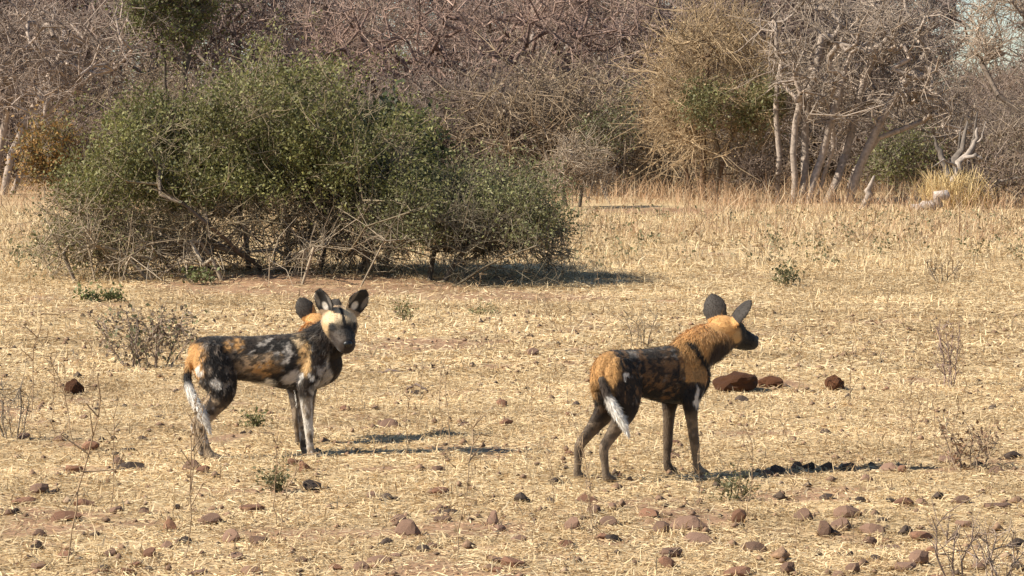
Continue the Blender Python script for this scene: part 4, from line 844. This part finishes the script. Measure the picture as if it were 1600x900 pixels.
def paint_right(D):
    X = D['X']; p = D['part']; n = len(X); C = np.repeat(DBR[None], n, 0) * .5; x, z = X[:, 0], X[:, 2]
    blob(C, mottled(X, 31, .5, .66) * .7, np.array([.10, .055, .025])); body = ~np.isin(p, ['head', 'ruff', 'ear_l', 'ear_r', 'tail'])
    nk = np.isin(p, ['neck']); blob(C, nk * 1., OCH * 1.05)
    L = [(-.345, .60, .075, .10, 0, OCH * .9), (-.30, .63, .06, .045, 0, OCH * .8), (-.36, .46, .05, .07, 0, OCH * .6), (-.22, .62, .07, .05, .1, BLK), (-.2, .50, .06, .10, 0, DBR * .6), (-.24, .545, .018, .022, 0, WHT), (-.25, .44, .04, .03, 0, DBR),
         (-.02, .55, .10, .07, .3, np.array([.12, .065, .03])), (-.15, .655, .03, .02, 0, GRY, .6), (.10, .66, .025, .015, 0, GRY, .6), (.06, .43, .18, .05, 0, BLK), (.20, .60, .085, .10, -.35, OCH * .85), (.25, .53, .045, .075, 0, OCH * .8), (.12, .58, .03, .07, -.3, BLK, .8),
         (.315, .62, .018, .11, .45, BLK), (.30, .70, .05, .016, -.2, BLK, .9), (.22, .45, .05, .04, 0, BLK), (.205, .42, .016, .055, .1, WHT * .9), (.25, .42, .014, .03, -.3, GRY), (.375, .55, .03, .06, 0, GRY * .9), (.34, .47, .05, .06, 0, BLK)]
    blobs2d(C, x, z, X, L, body.astype(float), 5, .04)
    nw = .03 * (noise3(X, 18) - .5); sp_ = (x - .19) * .84 + (z - .565) * .54 + nw; tn = np.isin(p, ['torso', 'neck', 'fl', 'fr']) & (z > .5)
    blob(C, tn * (1 - sst(.11, .15, np.sqrt((x - .215) ** 2 * 1.5 + (z - .595) ** 2 * .62) + nw * 1.6)) * (sp_ < .085), OCH * .82)
    blob(C, tn * sst(.095, .115, sp_) * (z > .6), OCH * 1.05); blob(C, tn * (z < .71) * (1 - sst(.010, .028, np.abs(sp_ - .088 + .05 * (noise3(X, 9) - .5)) + .02 * (noise3(X, 40) - .5))), BLK)
    blob(C, tn * (1 - sst(.07, .11, np.sqrt((x - .395) ** 2 * .8 + (z - .625) ** 2 * 1.1) + nw)) * (sp_ > .1), DBR * 1.1); blob(C, tn * (1 - sst(.03, .06, np.sqrt((x - .355) ** 2 + (z - .575) ** 2) + nw)), WHT * .6)
    blob(C, nk * mottled(X, 61, .5, .68, 16) * (z > .62) * .4 * (sp_ > .12), CRM * np.array([1, .82, .58]))
    tor = body * (x < .14) * (z > .4) * (x > -.26); blob(C, tor * mottled(X, 41, .43, .55, 30) * .8, BLK); blob(C, tor * mottled(X, 47, .56, .66, 36) * .75, np.array([.19, .10, .042])); blob(C, tor * mottled(X, 53, .70, .75, 40) * .5, GRY * .6)
    leg_fade(C, D, np.array([.22, .15, .085]), np.array([.15, .108, .07]))
    fl_ = p == 'fl'; blob(C, (fl_ & (z < .42)) * .75, DBR * .9)
    tl = p == 'tail'; t = D['t']; blob(C, tl * 1., GBR * .6); blob(C, tl * sst(.15, .25, t), DBR); blob(C, tl * sst(.42, .5, t), WHT)
    head_paint(C, D, BLK * 2.2, CRM * np.array([.8, .68, .5]), OCH * 1.05, DBR * 1.3)
    a, b, c = D['hl'].T; hd = p == 'head'; nh = .025 * (noise3(X, 28) - .5); blob(C, hd * (1 - sst(.7, 1.15, np.sqrt(((a + .005) / .035) ** 2 + ((c + .025) / .03) ** 2))), CRM * np.array([.85, .7, .5])); blob(C, hd * sst(-.012, .018, a + nh - .5 * np.clip(-c - .005, 0, .06)), BLK); blob(C, hd * sst(.02, .04, c + nh) * sst(-.04, -.015, a), np.array([.05, .036, .024]))
    blob(C, (p == 'ruff') * 1.0, DBR * 1.2); blob(C, np.isin(p, ['neck', 'head', 'ruff']) * (1 - sst(.06, .10, np.linalg.norm((D['hl'] - np.array([-.07, 0, -.13])) * np.array([1, .5, 1]), axis=1) + .03 * (noise3(X, 20) - .5))), DBR * 1.2)
    ear_paint(C, D, DBR, np.array([.045, .036, .029]), GRY); return C
def paint_back(D):
    C = paint_right(D); nk = np.isin(D['part'], ['neck', 'head']); blob(C, nk * (D['hl'][:, 0] < .0) * .6, OCH * 1.1); return C

cl = G(415, 716); cr = G(1019, 741)
# dog standing side-on, face turned to the viewer
pl = dict(sx=1.10, ruff=1.05, fl=(-.055, -.0), fr=(-.02, -.01), hl=(-.01, .0), hr=(.035, -.0), hs=1.22, head=(.405, -.06, .732), look=(math.radians(-78), math.radians(-24), 0), bow=(.03, 0, .0), neckup=(-.8, .3, .3),
          earl=((.50, .95, -.05), (1, .2)), earr=((.40, .98, -.1), (.6, .85)))
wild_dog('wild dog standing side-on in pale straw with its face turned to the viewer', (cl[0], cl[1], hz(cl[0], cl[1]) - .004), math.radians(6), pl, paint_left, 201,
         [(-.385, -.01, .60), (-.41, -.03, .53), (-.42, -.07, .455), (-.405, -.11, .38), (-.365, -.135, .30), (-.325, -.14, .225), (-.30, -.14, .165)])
pr = dict(sx=.93, mz=1.13, fl=(-.07, .02), fr=(.0, -.03), hl=(-.14, .02), hr=(-.07, -.02), hs=1.12, head=(.48, -.02, .745), look=(math.radians(4), math.radians(-9), 0), bow=(-.03, 0, .01),
          earl=((.42, .9, -.05), (.75, .5)), earr=((.5, .85, .35), (.9, .3)))
wild_dog('dark coated wild dog standing turned away, black muzzle in profile', (cr[0], cr[1], hz(cr[0], cr[1]) - .004), math.radians(33), pr, paint_right, 203,
         [(-.33, -.015, .61), (-.352, -.045, .55), (-.357, -.08, .485), (-.347, -.115, .425), (-.325, -.145, .365), (-.30, -.17, .305), (-.28, -.185, .25)])
cb = P(474, 600, 18.15)
pb = dict(sx=.8, fl=(-.03, -.052), fr=(.0, .052), hl=(0, -.052), hr=(.02, .052), hs=1.12, head=(.38, -.085, .75), look=(math.radians(-12), math.radians(-8), 0), bow=(-.02, 0, .01),
          earl=((.5, .9, -.05), (.9, .2)), earr=((.5, .85, .1), (.9, .3)))
wild_dog('wild dog almost hidden behind another dog, only ears and ochre nape showing', (cb[0], cb[1], hz(cb[0], cb[1]) - .004), math.radians(90), pb, paint_back, 205,
         [(-.32, 0, .60), (-.35, 0, .54), (-.355, 0, .47), (-.35, 0, .40), (-.335, 0, .34), (-.32, 0, .29), (-.31, 0, .25)], .86)
